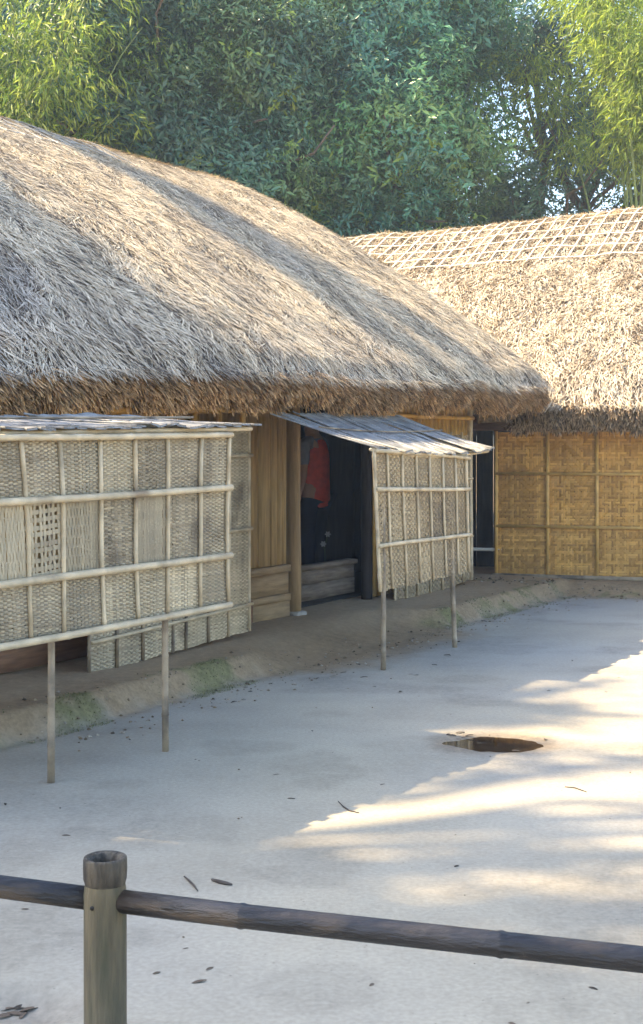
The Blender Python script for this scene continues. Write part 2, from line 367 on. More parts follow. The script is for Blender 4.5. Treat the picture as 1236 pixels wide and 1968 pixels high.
def blades(P, D, Nn, L, W, lift, col, rows=2):
    """thin straws: a strip of `rows` quads from P along D, rising by lift along Nn, narrowing to the tip"""
    n = len(P); S = np.cross(D, Nn); S /= np.linalg.norm(S, axis=1)[:, None] + 1e-9
    ks = np.linspace(0, 1, rows + 1); V = []
    for k in ks:
        c = P + D * (L * k)[:, None] + Nn * (lift * k * k)[:, None]
        wd = (W * (1 - 0.6 * k))[:, None] * 0.5
        V.append(c - S * wd); V.append(c + S * wd)
    V = np.stack(V, 1).reshape(-1, 3); m = 2 * (rows + 1)
    b = np.arange(n)[:, None] * m
    Fq = np.concatenate([np.stack([b[:, 0] + 2 * r, b[:, 0] + 2 * r + 1, b[:, 0] + 2 * r + 3, b[:, 0] + 2 * r + 2], -1) for r in range(rows)])
    return V, Fq, np.repeat(col, m, 0)

def make_roof(house, fz, frame, back, t0, t1, o0, o1, keep, n_straw, straw_len, pal, seed, edge_o, edge_t=None, clump=0.5, lifts=(-0.01, 0.05), rough=0.035, wid=(0.006, 0.013)):
    r = np.random.default_rng(seed)
    ts = np.arange(t0, t1 + 1e-6, 0.08); os_ = np.arange(o0, o1 + 1e-6, 0.08)
    T, O = np.meshgrid(ts, os_); Zr, Dd = fz(T, O)
    X, Y = frame(T, O)
    V = np.stack([X.ravel(), Y.ravel(), Zr.ravel()], -1); nt_, no_ = len(ts), len(os_)
    i = (np.arange(no_ - 1)[:, None] * nt_ + np.arange(nt_ - 1)[None]).ravel()
    Fq = np.stack([i, i + 1, i + nt_ + 1, i + nt_], -1)
    km = (Dd.ravel() >= -0.001) & keep(T.ravel(), O.ravel(), X.ravel(), Y.ravel())
    Fq = Fq[km[Fq].all(1)]
    top = MB(); top.add(V, Fq)
    under = V.copy(); under[:, 2] -= 0.17
    top.add(under, Fq[:, ::-1])
    # rim walls between top and underside
    ed = {}
    for f in Fq:
        for a, b in ((f[0], f[1]), (f[1], f[2]), (f[2], f[3]), (f[3], f[0])):
            if (b, a) in ed: del ed[(b, a)]
            else: ed[(a, b)] = 1
    nb = len(V); rim = np.array([[a, b, b + nb, a + nb] for a, b in ed])
    top.F[4].append(rim)
    roof = top.build('roof', M['thatch'], house, True)
    # straws
    n = n_straw
    t = r.uniform(t0, t1, n); o = r.uniform(o0, o1, n); e = 0.02
    z, d = fz(t, o); zt, _ = fz(t + e, o); zo, _ = fz(t, o + e)
    x, y = frame(t, o)
    ok = (d > 0.0) & keep(t, o, x, y)
    t, o, z, zt, zo, x, y, d = [a[ok] for a in (t, o, z, zt, zo, x, y, d)]
    gt, go = (zt - z) / e, (zo - z) / e
    # local axes in world
    a1, a2 = back
    Nn = -gt[:, None] * a1 - go[:, None] * a2 + Z3; Nn /= np.linalg.norm(Nn, axis=1)[:, None]
    hor = -(gt[:, None] * a1 + go[:, None] * a2); sl = np.linalg.norm(hor, axis=1)[:, None] + 1e-6
    Dn = hor / sl - Z3 * sl; Dn /= np.linalg.norm(Dn, axis=1)[:, None]
    side = np.cross(Dn, Nn)
    cl = fbm(t * 3.5, o * 3.5, seed + 3) - 0.5; cl2 = fbm(t * 9, o * 9, seed + 9) - 0.5
    ang = cl * 1.6 * clump + cl2 * 1.8 * clump + r.normal(0, 0.38, len(t))
    D = Dn * np.cos(ang)[:, None] + side * np.sin(ang)[:, None]
    L = np.minimum(r.uniform(*straw_len, len(t)), d * 1.0 + 0.11); W = r.uniform(*wid, len(t))
    lift = r.uniform(*lifts, len(t)) + 0.06 * clump * (lifts[1] > 0.03) * np.clip(cl2 * 2, 0, 1)
    P = np.stack([x, y, z], -1) + Nn * r.uniform(0.0, rough, len(t))[:, None]
    q = r.random(len(t)); wz = fbm(t * 1.1 + 7, o * 1.1, seed + 20)
    col = pal(t, o, q, wz, r)
    Vb, Fb, Cb = blades(P, D, Nn, L, W, lift, col)
    link('thatch_straw', Vb, [Fb], Cb, M['straw'], roof, False, None, 'stuff')
    return roof, r

def eave_fringe(roof, pts, out, n, r, thick, cols, droop=0.5):
    """cut straw ends along an eave: pts(k)-> top edge points (k in 0..1), out: outward unit vectors"""
    k = r.random(n); Pt, Ou = pts(k), out(k)
    h = r.uniform(-0.12, 1.0, n); lump = noise2(k * 60, h * 3, 5)
    P = Pt - Z3 * (h * thick)[:, None] - Ou * (0.05 + 0.13 * np.clip(h, 0, 1) + 0.05 * lump)[:, None]
    P[:, 2] += (noise2(k * 70, 0 * k, 15) - 0.6) * 0.08 + (noise2(k * 260, 0 * k, 16) - 0.75) * 0.05
    D = Ou * r.uniform(0.35, 1.0, n)[:, None] - Z3 * (r.uniform(0.2, 1.3, n) * droop * 2)[:, None]
    S = np.cross(Ou, Z3); D += S * r.normal(0, 0.30, n)[:, None]
    D /= np.linalg.norm(D, axis=1)[:, None]
    L = r.uniform(0.10, 0.19, n); W = r.uniform(0.008, 0.018, n)
    Nn = np.cross(S, D); Nn /= np.linalg.norm(Nn, axis=1)[:, None]
    q = r.random(n)[:, None]; c = cols[0] * (1 - q) + cols[1] * q
    c = c * (r.choice([0.25, 0.6, 1.0, 1.35], n) * (0.7 + 0.6 * noise2(k * 140, h * 6, 6)))[:, None]
    V, Fq, Cc = blades(P, D, Nn, L, W, r.uniform(-0.03, 0.02, n), c)
    link('eave_fringe', V, [Fq], Cc, M['fringe'], roof, False, None, 'stuff')

def frame_left(t, o): return OL[0] + UL[0] * t + NL[0] * o, OL[1] + UL[1] * t + NL[1] * o
def frame_right(t, o): return OR_[0] + VR[0] * t + NR[0] * o, OR_[1] + VR[1] * t + NR[1] * o

def pal_left(t, o, q, wz, r):
    pale = np.array([0.80, 0.685, 0.49]); tan = np.array([0.63, 0.505, 0.335]); grey = np.array([0.29, 0.26, 0.23]); brown = np.array([0.095, 0.072, 0.055])
    # weathered greyer towards the eave at the far end, fresher straw elsewhere; tufts of dark old straw
    f = np.clip(smooth(0.48, 0.66, wz) * 0.5 + 0.25 * smooth(-0.3, 0.8, o) * smooth(0.0, -2.5, t) + 0.40 * smooth(-1.5, -4.0, t) * smooth(-1.5, 0.2, o), 0, 1)
    tuft = noise2(t * 15 + o * 5, o * 3.2 - t * 1.5, 77) * 0.6 + noise2(t * 34 + o * 9, o * 7, 78) * 0.4
    q = np.clip(q + (tuft - 0.5) * 1.1, 0, 1)
    c = np.where((q < 0.5)[:, None], pale, np.where((q < 0.80)[:, None], tan, brown))
    g = np.where((q < 0.3)[:, None], grey * 1.5, np.where((q < 0.74)[:, None], grey, brown))
    c = c * (1 - 0.8 * f[:, None]) + g * 0.8 * f[:, None]
    return c * r.uniform(0.65, 1.25, len(q))[:, None]
def pal_right(t, o, q, wz, r):
    pale = np.array([0.74, 0.64, 0.485]); tan = np.array([0.58, 0.475, 0.335]); brown = np.array([0.19, 0.14, 0.09])
    tuft = noise2(t * 11, o * 4.5, 79) * 0.6 + noise2(t * 26, o * 9, 80) * 0.4  # shade in the gaps between tufts is put into the straw colour
    q = np.clip(q + (tuft - 0.5) * 1.0, 0, 1)
    c = np.where((q < 0.5)[:, None], pale, np.where((q < 0.80)[:, None], tan, brown))
    return c * (0.85 + 0.3 * wz)[:, None] * r.uniform(0.7, 1.2, len(q))[:, None]

left_house = thing('thatched_house', 'long low house with grey weathered thatch and an open dark doorway', 'house', PL(-1, -1.5, 0.0))
right_house = thing('thatched_house', 'house with pale thatch, a lattice along its ridge and golden woven wall', 'house', PR(1.5, -1.5, 0.0))

roof_l, rl = make_roof(left_house, roof_left_z, frame_left, (U3, N3), -6.6, 4.45, -6.5, 0.92, lambda t, o, x, y: o > -5.5, 430000, (0.06, 0.17), pal_left, 100, 0.9, lifts=(-0.012, 0.022), rough=0.028, wid=(0.0045, 0.010), clump=1.0)
def keep_right(t, o, x, y):
    tl, ol = left_to(x, y)
    return ~((tl < 3.32 + 0.10 * (0.9 - ol)) & (ol < 0.8)) & (tl > 1.5)
roof_r, rr = make_roof(right_house, roof_right_z, frame_right, (V3, R3), -5.0, 4.6, -6.62, 0.64, keep_right, 310000, (0.06, 0.15), pal_right, 200, 0.62, clump=0.62, wid=(0.0045, 0.010))

def edge_left(k):
    t = -6.6 + 10.0 * k; z, _ = roof_left_z(t, np.full_like(t, 0.86)); x, y = frame_left(t, np.full_like(t, 0.90)); return np.stack([x, y, z - 0.0], -1)
eave_fringe(roof_l, edge_left, lambda k: np.broadcast_to(N3, (len(k), 3)).copy(), 52000, rl, 0.11, (np.array([0.40, 0.245, 0.12]), np.array([0.60, 0.38, 0.185])))
def edge_gable(k):
    o = -5.2 + 6.0 * k; t = 3.40 + 0.10 * (0.9 - o); z, _ = roof_left_z(t - 0.02, o); x, y = frame_left(t, o); return np.stack([x, y, z + 0.02], -1)
eave_fringe(roof_l, edge_gable, lambda k: np.broadcast_to(U3, (len(k), 3)).copy(), 14000, rl, 0.22, (np.array([0.22, 0.16, 0.10]), np.array([0.36, 0.26, 0.16])))
def edge_right(k):
    t = 0.25 + 4.3 * k; z, _ = roof_right_z(t, np.full_like(t, 0.58)); x, y = frame_right(t, np.full_like(t, 0.62)); return np.stack([x, y, z], -1)
eave_fringe(roof_r, edge_right, lambda k: np.broadcast_to(R3, (len(k), 3)).copy(), 28000, rr, 0.14, (np.array([0.28, 0.19, 0.11]), np.array([0.42, 0.29, 0.16])))

# ridge lattice of bamboo lath on the right roof (each lath a piece), and the grey one on the left ridge
def lath(pts, wid, thick, m, parent, name='lattice_lath'):
    pts = np.asarray(pts); n = len(pts); T = np.gradient(pts, axis=0); T /= np.linalg.norm(T, axis=1)[:, None]
    return pts, T
def build_lath(frame, fz, tt, oo, wid, rise, m, parent, axes):
    z, _ = fz(tt, oo); x, y = frame(tt, oo); P = np.stack([x, y, z + rise], -1)
    e = 0.03; zt, _ = fz(tt + e, oo); zo, _ = fz(tt, oo + e)
    Nn = -((zt - z) / e)[:, None] * axes[0] - ((zo - z) / e)[:, None] * axes[1] + Z3; Nn /= np.linalg.norm(Nn, axis=1)[:, None]
    T = np.gradient(P, axis=0); T /= np.linalg.norm(T, axis=1)[:, None]; S = np.cross(T, Nn); S /= np.linalg.norm(S, axis=1)[:, None]
    h = 0.005
    V = np.stack([P - S * wid / 2 - Nn * h, P + S * wid / 2 - Nn * h, P + S * wid / 2 + Nn * h, P - S * wid / 2 + Nn * h], 1).reshape(-1, 3)
    n = len(P); i = np.arange(n - 1) * 4
    Fq = np.concatenate([np.stack([i + a, i + (a + 1) % 4, i + 4 + (a + 1) % 4, i + 4 + a], -1) for a in range(4)] + [np.array([[0, 1, 2, 3], [4 * n - 1, 4 * n - 2, 4 * n - 3, 4 * n - 4]])])
    return link('lattice_lath', V, [Fq], None, m, parent)
r5 = np.random.default_rng(77)
for k, o in enumerate(np.linspace(-3.05, -1.62, 7)):
    tt = np.linspace(-3.4 + 0.25 * (o + 3), 4.4, 40); build_lath(frame_right, roof_right_z, tt, o + 0.02 * np.sin(tt * 2 + k) + 0 * tt, 0.015, 0.040 + 0.003 * k, M['lath'], roof_r, (V3, R3))
for k, t in enumerate(np.arange(-3.2, 4.3, 0.155)):
    j = r5.normal(0, 0.015); oo = np.linspace(-3.15, -1.58, 12)
    build_lath(frame_right, roof_right_z, t + j + (oo + 3.0) * -0.26, oo, 0.014, 0.055, M['lath'], roof_r, (V3, R3))
for k, o in enumerate(np.linspace(-2.8, -2.1, 4)):
    tt = np.linspace(-5.5, 0.5 - 0.2 * k, 30); build_lath(frame_left, roof_left_z, tt, o + 0.02 * np.sin(tt * 2 + k), 0.016, 0.028, M['lath_grey'], roof_l, (U3, N3))
for k, t in enumerate(np.arange(-5.4, 0.4, 0.21)):
    oo = np.linspace(-2.9, -2.05, 10); build_lath(frame_left, roof_left_z, t + (oo + 2.8) * 0.3 + r5.normal(0, 0.02), oo, 0.015, 0.034, M['lath_grey'], roof_l, (U3, N3))

# ------------------------------------------------------------------ bamboo poles and woven mats
def pole_mesh(A, B, r, mb=None, nodes=0.28, bend=0.01, sides=9, seed=0, taper=0.9):
    rr_ = random.Random(seed * 7919 + int(abs(A[0]) * 1000)); A = np.asarray(A, float); B = np.asarray(B, float); Ln = np.linalg.norm(B - A)
    d = (B - A) / Ln; s = np.cross(d, Z3 if abs(d[2]) < 0.8 else np.array([1.0, 0, 0])); s /= np.linalg.norm(s); q = np.cross(d, s)
    ks = []; p = rr_.uniform(0.05, nodes)
    pos = [0.0]
    while p < Ln - 0.02:
        pos += [p - 0.010, p - 0.003, p + 0.003, p + 0.010]; ks.append(p); p += nodes * rr_.uniform(0.8, 1.2)
    pos += [Ln]; pos = np.array(sorted(pos)); R = np.full(len(pos), r)
    for k in ks:
        R[np.abs(pos - k) < 0.005] *= 1.13 if r < 0.025 else 1.08
    f = pos / Ln; R = R * (1 - (1 - taper) * f)
    off = bend * np.sin(f * np.pi) * rr_.choice((-1, 1)) + 0.4 * bend * np.sin(f * np.pi * 2.3 + rr_.random() * 6)
    P = A + d * pos[:, None] + s * off[:, None] + q * (off * 0.4)[:, None]
    mb = mb or MB(); mb.tube(P, R, sides); return mb
def pole(name, A, B, r, m, parent=None, **k): return pole_mesh(A, B, r, **k).build(name, m, parent, True)

def ribbon_grid(mb, Pts, S, Nn, wid, col, thick=0.0):
    """flat ribbon through points Pts (n,3), widthwise S"""
    n = len(Pts); V = np.stack([Pts - S * wid / 2, Pts + S * wid / 2], 1).reshape(-1, 3); i = np.arange(n - 1) * 2
    mb.add(V, np.stack([i, i + 1, i + 3, i + 2], -1), col)

WEAVE = [np.array([0.55, 0.455, 0.295]), np.array([0.45, 0.375, 0.25]), np.array([0.36, 0.295, 0.195])]
def woven(Q, kind, parent, r, m, pal=WEAVE, sw=0.024, sh=0.0095, name='woven_mat', shade=1.0):
    """mat of interlaced strips filling the quad Q = TL,TR,BR,BL"""
    TL, TR, BR, BL = [np.asarray(p, float) for p in Q]
    w = np.linalg.norm(TR - TL); h = np.linalg.norm(BL - TL)
    ex = (TR - TL) / w; ey = (BL - TL) / h; nn = np.cross(ey, ex); nn /= np.linalg.norm(nn)
    if nn @ np.array([0, -1, 0]) < 0: nn = -nn
    def at(a, b): a = np.asarray(a)[..., None]; b = np.asarray(b)[..., None]; return (TL * (1 - a) + TR * a) * (1 - b) + (BL * (1 - a) + BR * a) * b
    mb = MB(); tone = pal[r.integers(len(pal))] if kind != 'basket' else sum(pal) / len(pal)
    def colr(): kk = 0.15 if kind == 'basket' else 0.6; c = tone * kk + pal[r.integers(len(pal))] * (1 - kk); return c * r.uniform(0.85, 1.15) * shade
    if kind == 'reed': sw, sh = 0.010, 0.045
    if kind == 'open': sw, sh = 0.029, 0.036
    nw = max(3, int(round(w / sw))); nh = max(3, int(round(h / sh)))
    amp = {'basket': 0.003, 'reed': 0.0012, 'open': 0.0015}.get(kind, 0.0034)
    def over(i, j):      # weft i over warp j ?
        if kind == 'basket':
            s = 1 if (j // 8) % 2 == 0 else -1
            return ((i + s * j) // 3) % 2
        if kind == 'weave2': return ((i // 2) + j) % 2
        return (i + j) % 2
    fillw = 0.88 if kind != 'open' else 0.50; fillh = 0.90 if kind != 'open' else 0.55
    if kind == 'reed': fillw, fillh = 1.04, 0.16
    wv, wk, wp, belly = (r.uniform(0.1, 0.45), r.uniform(3, 8), r.uniform(0, 6), r.uniform(-0.004, 0.006)) if kind not in ('basket', 'open') else (0.1, 5, 0, 0.002)
    for i in range(nh):
        b = (i + 0.5) / nh; js = np.arange(nw + 1)
        a = np.concatenate([[0], (np.arange(nw) + 0.5) / nw, [1]])
        sg = np.array([1 if over(i, j) else -1 for j in range(nw)], float); sg = np.concatenate([[0], sg, [0]])
        a2 = np.repeat(a[1:-1], 2) + np.tile([-0.3 / nw, 0.3 / nw], nw); s2 = np.repeat(sg[1:-1], 2)
        aa = np.concatenate([[0], a2, [1]]); ss = np.concatenate([[0], s2, [0]])
        sagf = wv * np.sin(aa * wk + wp) + r.normal(0, 0.10)
        P = at(aa, np.clip(b + sagf / nh, 0, 1)) + nn * (ss * amp + belly * np.sin(aa * np.pi) * math.sin(b * math.pi))[:, None]
        c = colr()
        if kind == 'loose' and r.random() < 0.5:
            cut = r.integers(0, len(aa) - 6); ln = r.integers(3, 7)
            ribbon_grid(mb, P[:cut + 2], ey, nn, sh * fillh, c); ribbon_grid(mb, P[cut + ln - 1:], ey, nn, sh * fillh, c)
        else: ribbon_grid(mb, P, ey, nn, sh * fillh, c)
    wd_ = 0.72 if kind in ('weave', 'weave2', 'loose') else 1.0
    for j in range(nw):
        a = (j + 0.5) / nw
        b2 = np.repeat((np.arange(nh) + 0.5) / nh, 2) + np.tile([-0.3 / nh, 0.3 / nh], nh)
        s2 = np.repeat(np.array([-1 if over(i, j) else 1 for i in range(nh)], float), 2)
        bb = np.concatenate([[0], b2, [1]]); ss = np.concatenate([[0], s2, [0]])
        P = at(np.full_like(bb, a + r.normal(0, 0.10) / nw), bb) + nn * (ss * amp + belly * math.sin(a * math.pi) * np.sin(bb * np.pi))[:, None]
        if kind == 'loose' and r.random() < 0.25:
            cut = r.integers(0, len(bb) - 8); ribbon_grid(mb, P[:cut + 2], ex, nn, sw * fillw, colr() * wd_); ribbon_grid(mb, P[cut + 6:], ex, nn, sw * fillw, colr() * wd_)
        else: ribbon_grid(mb, P, ex, nn, sw * fillw, colr() * wd_)
    return mb.build(name, m, parent, False, None, None)

# ------------------------------------------------------------------ left house: walls, posts, doorway
def wall_box(name, fr, ax, t0, t1, o0, o1, z0, z1, m, parent):
    c = fr((t0 + t1) / 2, (o0 + o1) / 2, (z0 + z1) / 2)
    return MB().box(c, ax[0], ax[1], Z3, abs(t1 - t0) / 2, abs(o1 - o0) / 2, abs(z1 - z0) / 2).build(name, m, parent)
LA, RA = (U3, N3), (V3, R3)
r7 = np.random.default_rng(9)
# plank wall left of the door (the near one visible between screen and post), its rails and lower boards
tL = -0.66
edges = [tL, -0.50, -0.335, -0.235, -0.165, -0.085]
for a, b in zip(edges[:-1], edges[1:]):
    wall_box('wall_plank', PL, LA, a + 0.004, b - 0.004, -0.03 + r7.uniform(-0.006, 0.006), -0.005 + r7.uniform(-0.008, 0.008), 0.56, 1.98, M['plank'], left_house)
wall_box('wall_rail', PL, LA, tL, -0.075, -0.035, 0.03, 0.50, 0.555, M['plank_h'], left_house)
wall_box('wall_board', PL, LA, tL, -0.075, -0.03, 0.005, 0.325, 0.495, M['plank_h'], left_house)
wall_box('wall_rail', PL, LA, tL, -0.075, -0.035, 0.028, 0.265, 0.32, M['plank_h'], left_house)
wall_box('wall_board', PL, LA, tL, -0.075, -0.03, 0.018, 0.11, 0.26, M['plank_h'], left_house)
# wall further left (behind the screens)
for k in range(26):
    a = tL - 0.22 * (k + 1)
    wall_box('wall_plank', PL, LA, a + 0.004, a + 0.216, -0.03 + r7.uniform(-0.006, 0.006), -0.004 + r7.uniform(-0.006, 0.006), 0.44, 1.98, M['plank'], left_house)
wall_box('sill_board', PL, LA, -6.4, tL - 0.01, -0.02, 0.06, 0.15, 0.32, M['red_wood'], left_house)
# door posts on stone footings
def post(t, o, r0, z0, z1, m, lean=0.0):
    P = np.array([PL(t + lean * (1 - f) - lean * f * 0, o, z0 + (z1 - z0) * f) for f in np.linspace(0, 1, 7)])
    mb = MB(); mb.tube(P, r0 * (1 + 0.05 * np.sin(np.arange(7) * 1.7)), 12); return mb.build('door_post', m, left_house, True)
post(0.0, 0.0, 0.058, 0.16, 2.0, M['post'], 0.02)
post(1.27, -0.02, 0.05, 0.12, 2.0, M['shaded_wood'])
mb = MB()
for c, sx, sy in ((PL(0.02, 0.01, 0.125), 0.075, 0.075),):
    mb.box(c, U3, N3, Z3, sx, sy, 0.04)
st = mb.build('post_footing', M['stone'], left_house); bv = st.modifiers.new('round', 'BEVEL'); bv.width = 0.018; bv.segments = 2
# plank threshold inside the doorway (boards of a raised floor)
wall_box('threshold_board', PL, LA, 0.07, 1.22, -0.16, -0.12, 0.20, 0.335, M['threshold'], left_house)
wall_box('threshold_board', PL, LA, 0.07, 1.20, -0.155, -0.115, 0.34, 0.455, M['threshold'], left_house)
wall_box('threshold_rail', PL, LA, 0.07, 1.23, -0.19, -0.09, 0.46, 0.50, M['threshold'], left_house)
# interior: floor, back wall, cross wall, far walls
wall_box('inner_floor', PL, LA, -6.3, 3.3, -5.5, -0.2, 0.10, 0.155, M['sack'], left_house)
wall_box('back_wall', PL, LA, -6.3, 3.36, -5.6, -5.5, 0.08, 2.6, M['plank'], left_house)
wall_box('inner_wall', PL, LA, 2.0, 2.06, -5.49, -0.6, 0.16, 2.6, M['shaded_wood'], left_house)
wall_box('inner_wall', PL, LA, -1.5, -1.44, -5.49, -0.6, 0.16, 2.6, M['shaded_wood'], left_house)
# bamboo wall right of the door up to the house corner, golden slats under the eave
for k, a in enumerate(np.arange(1.36, 3.34, 0.094)):
    wall_box('bamboo_slat', PL, LA, a + 0.004, a + 0.088, -0.02 + r7.uniform(-0.004, 0.004), 0.0 + r7.uniform(-0.004, 0.004), 0.15, 1.93, M['bamboo_gold'], left_house)
pole('wall_plate', PL(1.34, 0.035, 1.80), PL(3.40, 0.035, 1.80), 0.024, M['bamboo_gold'], left_house, seed=3)
pole('corner_post', PL(3.37, 0.02, 0.10), PL(3.37, 0.02, 1.95), 0.035, M['bamboo'], left_house, seed=4)
# gable wall, closed with planks
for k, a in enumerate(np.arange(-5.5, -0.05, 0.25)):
    wall_box('gable_plank', PL, LA, 3.30, 3.33, a + 0.004, a + 0.246, 0.1, 2.2, M['shaded_wood'], left_house)
# golden pole plate over the back screen
pole('wall_plate', PL(-3.2, 0.20, 1.735), PL(-0.60, 0.20, 1.80), 0.026, M['bamboo_gold'], left_house, seed=6)
for k, a in enumerate(np.arange(-3.1, -0.9, 0.30)):
    wall_box('stub_slat', PL, LA, a, a + 0.04, 0.16, 0.19, 1.55, 1.93, M['bamboo_gold'], left_house)

# ------------------------------------------------------------------ right house: woven wall, beam, dark gap
def cell_R(px0, px1, py0, py1): pass
colsR = [0.0, 0.545, 1.06, 1.62, 2.16, 2.70, 3.24, 3.8]
rowsR = [1.66, 1.215, 0.655, 0.135]
BASK = [np.array([0.54, 0.295, 0.075]), np.array([0.44, 0.235, 0.058]), np.array([0.60, 0.345, 0.095]), np.array([0.34, 0.18, 0.048])]
rb = np.random.default_rng(55)
for i in range(len(colsR) - 1):
    for j in range(3):
        a, b = colsR[i] + 0.006, colsR[i + 1] - 0.006
        woven((PR(a, 0, rowsR[j]), PR(b, 0, rowsR[j]), PR(b, 0, rowsR[j + 1]), PR(a, 0, rowsR[j + 1])), 'basket', right_house, rb, M['basket'], BASK, 0.023, 0.023, 'woven_panel')
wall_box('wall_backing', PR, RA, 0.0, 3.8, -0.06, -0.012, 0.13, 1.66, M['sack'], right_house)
for i, c in enumerate(colsR):
    wall_box('wall_batten', PR, RA, c - 0.016, c + 0.016, 0.004, 0.030, 0.14, 1.67, M['bamboo_gold'], right_house)
for j, z in enumerate(rowsR[1:3]):
    wall_box('wall_rail', PR, RA, -0.01, 3.8, 0.006, 0.034, z - 0.015, z + 0.015, M['bamboo_gold'], right_house)
pole('bottom_rail', PR(-0.05, 0.03, 0.128), PR(3.85, 0.03, 0.118), 0.026, M['bamboo_grey'], right_house, seed=9)
wall_box('beam', PR, RA, -0.62, 3.9, -0.06, 0.05, 1.675, 1.86, M['red_wood'], right_house)
wall_box('end_wall', PR, RA, -0.02, 0.03, -3.2, -0.07, 0.05, 1.95, M['shaded_wood'], right_house)
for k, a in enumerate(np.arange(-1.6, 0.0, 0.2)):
    wall_box('back_plank', PR, RA, a + 0.003, a + 0.197, -1.25, -1.22, 0.05, 2.1, M['shaded_wood'], right_house)  # planks added behind the gap to keep it dark
wall_box('back_wall', PR, RA, -0.02, 3.8, -6.1, -6.05, 0.0, 2.0, M['plank'], right_house)
A = PR(-0.42, -0.02, 0.40); B = PR(0.06, -0.02, 0.40)
bar = pole('bamboo_bar', A, B, 0.019, M['litter'])
tag(bar, 'pale bar set across the dark gap between the two houses', 'bar')

# ------------------------------------------------------------------ bamboo screens
P1, P2, P3, P4 = [gnd(*p) for p in ((98, 1503), (318, 1443), (737, 1288), (875, 1245))]
r8 = np.random.default_rng(21)

def bilin(Q, a, b):
    TL, TR, BR, BL = Q; return (TL * (1 - a) + TR * a) * (1 - b) + (BL * (1 - a) + BR * a) * b

# --- left front screen, propped on poles
D12 = (P2 - P1)[:2] / np.linalg.norm((P2 - P1)[:2]); n12 = np.array([D12[1], -D12[0], 0]); A12 = P1[:2] + n12[:2] * 0.045
lf = thing('bamboo_screen', 'large grey woven bamboo screen held up on thin poles, with a gridded air hole', 'screen', P1, 'bamboo screens along the house front')
ptop = [-170, -120, -40, 38, 112, 190, 257, 318, 385, 437]; pbot = [-150, -95, -15, 57, 120, 198, 263, 318, 383, 435]
def ytop(px): return 846 - 0.012 * px
def ybot(px): return 1240 - 0.181 * px
def colpt(i, b):
    T_ = hit(ptop[i], ytop(ptop[i]), A12, D12); B_ = hit(pbot[i], ybot(pbot[i]), A12, D12); return T_ * (1 - b) + B_ * b
rows = [0.0, 0.30, 0.705, 1.0]
kinds = {}
pattern = [['weave', 'reed', 'weave'], ['weave', 'weave', 'weave'], ['weave', 'reed', 'weave'], ['weave', 'open', 'weave'], ['weave', 'reed', 'weave'],
           ['weave', 'loose', 'weave'], ['loose', 'reed', 'weave'], ['weave', 'loose', 'weave'], ['weave', 'weave', 'weave']]
for i in range(len(ptop) - 1):
    for j in range(3):
        Q = (colpt(i, rows[j]), colpt(i + 1, rows[j]), colpt(i + 1, rows[j + 1]), colpt(i, rows[j + 1]))
        sh_ = r8.uniform(0.85, 1.1) * (0.72 if (i, j) in ((6, 0), (6, 1), (4, 1)) else 1)
        woven(Q, pattern[i][j], lf, r8, M['weave'], shade=sh_)
for i in range(len(ptop)):
    A = colpt(i, -0.02) + n12 * 0.012; B = colpt(i, 1.0) + n12 * 0.012
    pole('rib', A, B, 0.0115, M['bamboo'], lf, seed=i, bend=0.012)
for j, (b, rad) in enumerate(((-0.015, 0.016), (0.30, 0.018), (0.705, 0.019), (1.0, 0.018))):
    pole('rail', colpt(0, b) + n12 * 0.034, colpt(len(ptop) - 1, b) + n12 * 0.034, rad, M['bamboo'], lf, seed=20 + j, bend=0.006, nodes=0.33)
# support poles reach from the ground up behind the bottom rail
for k, (P, px) in enumerate(((P1, 98), (P2, 318), (gnd(-128, 1566), -128))):
    top = hit(px, 842, P1[:2], D12)
    foot = P.copy(); foot[2] = on_ground(P[0], P[1]) - 0.02
    pole('support_pole', foot, np.array([top[0], top[1], top[2]]), 0.0175, M['bamboo_grey'], lf, seed=40 + k, bend=0.006, taper=0.85)
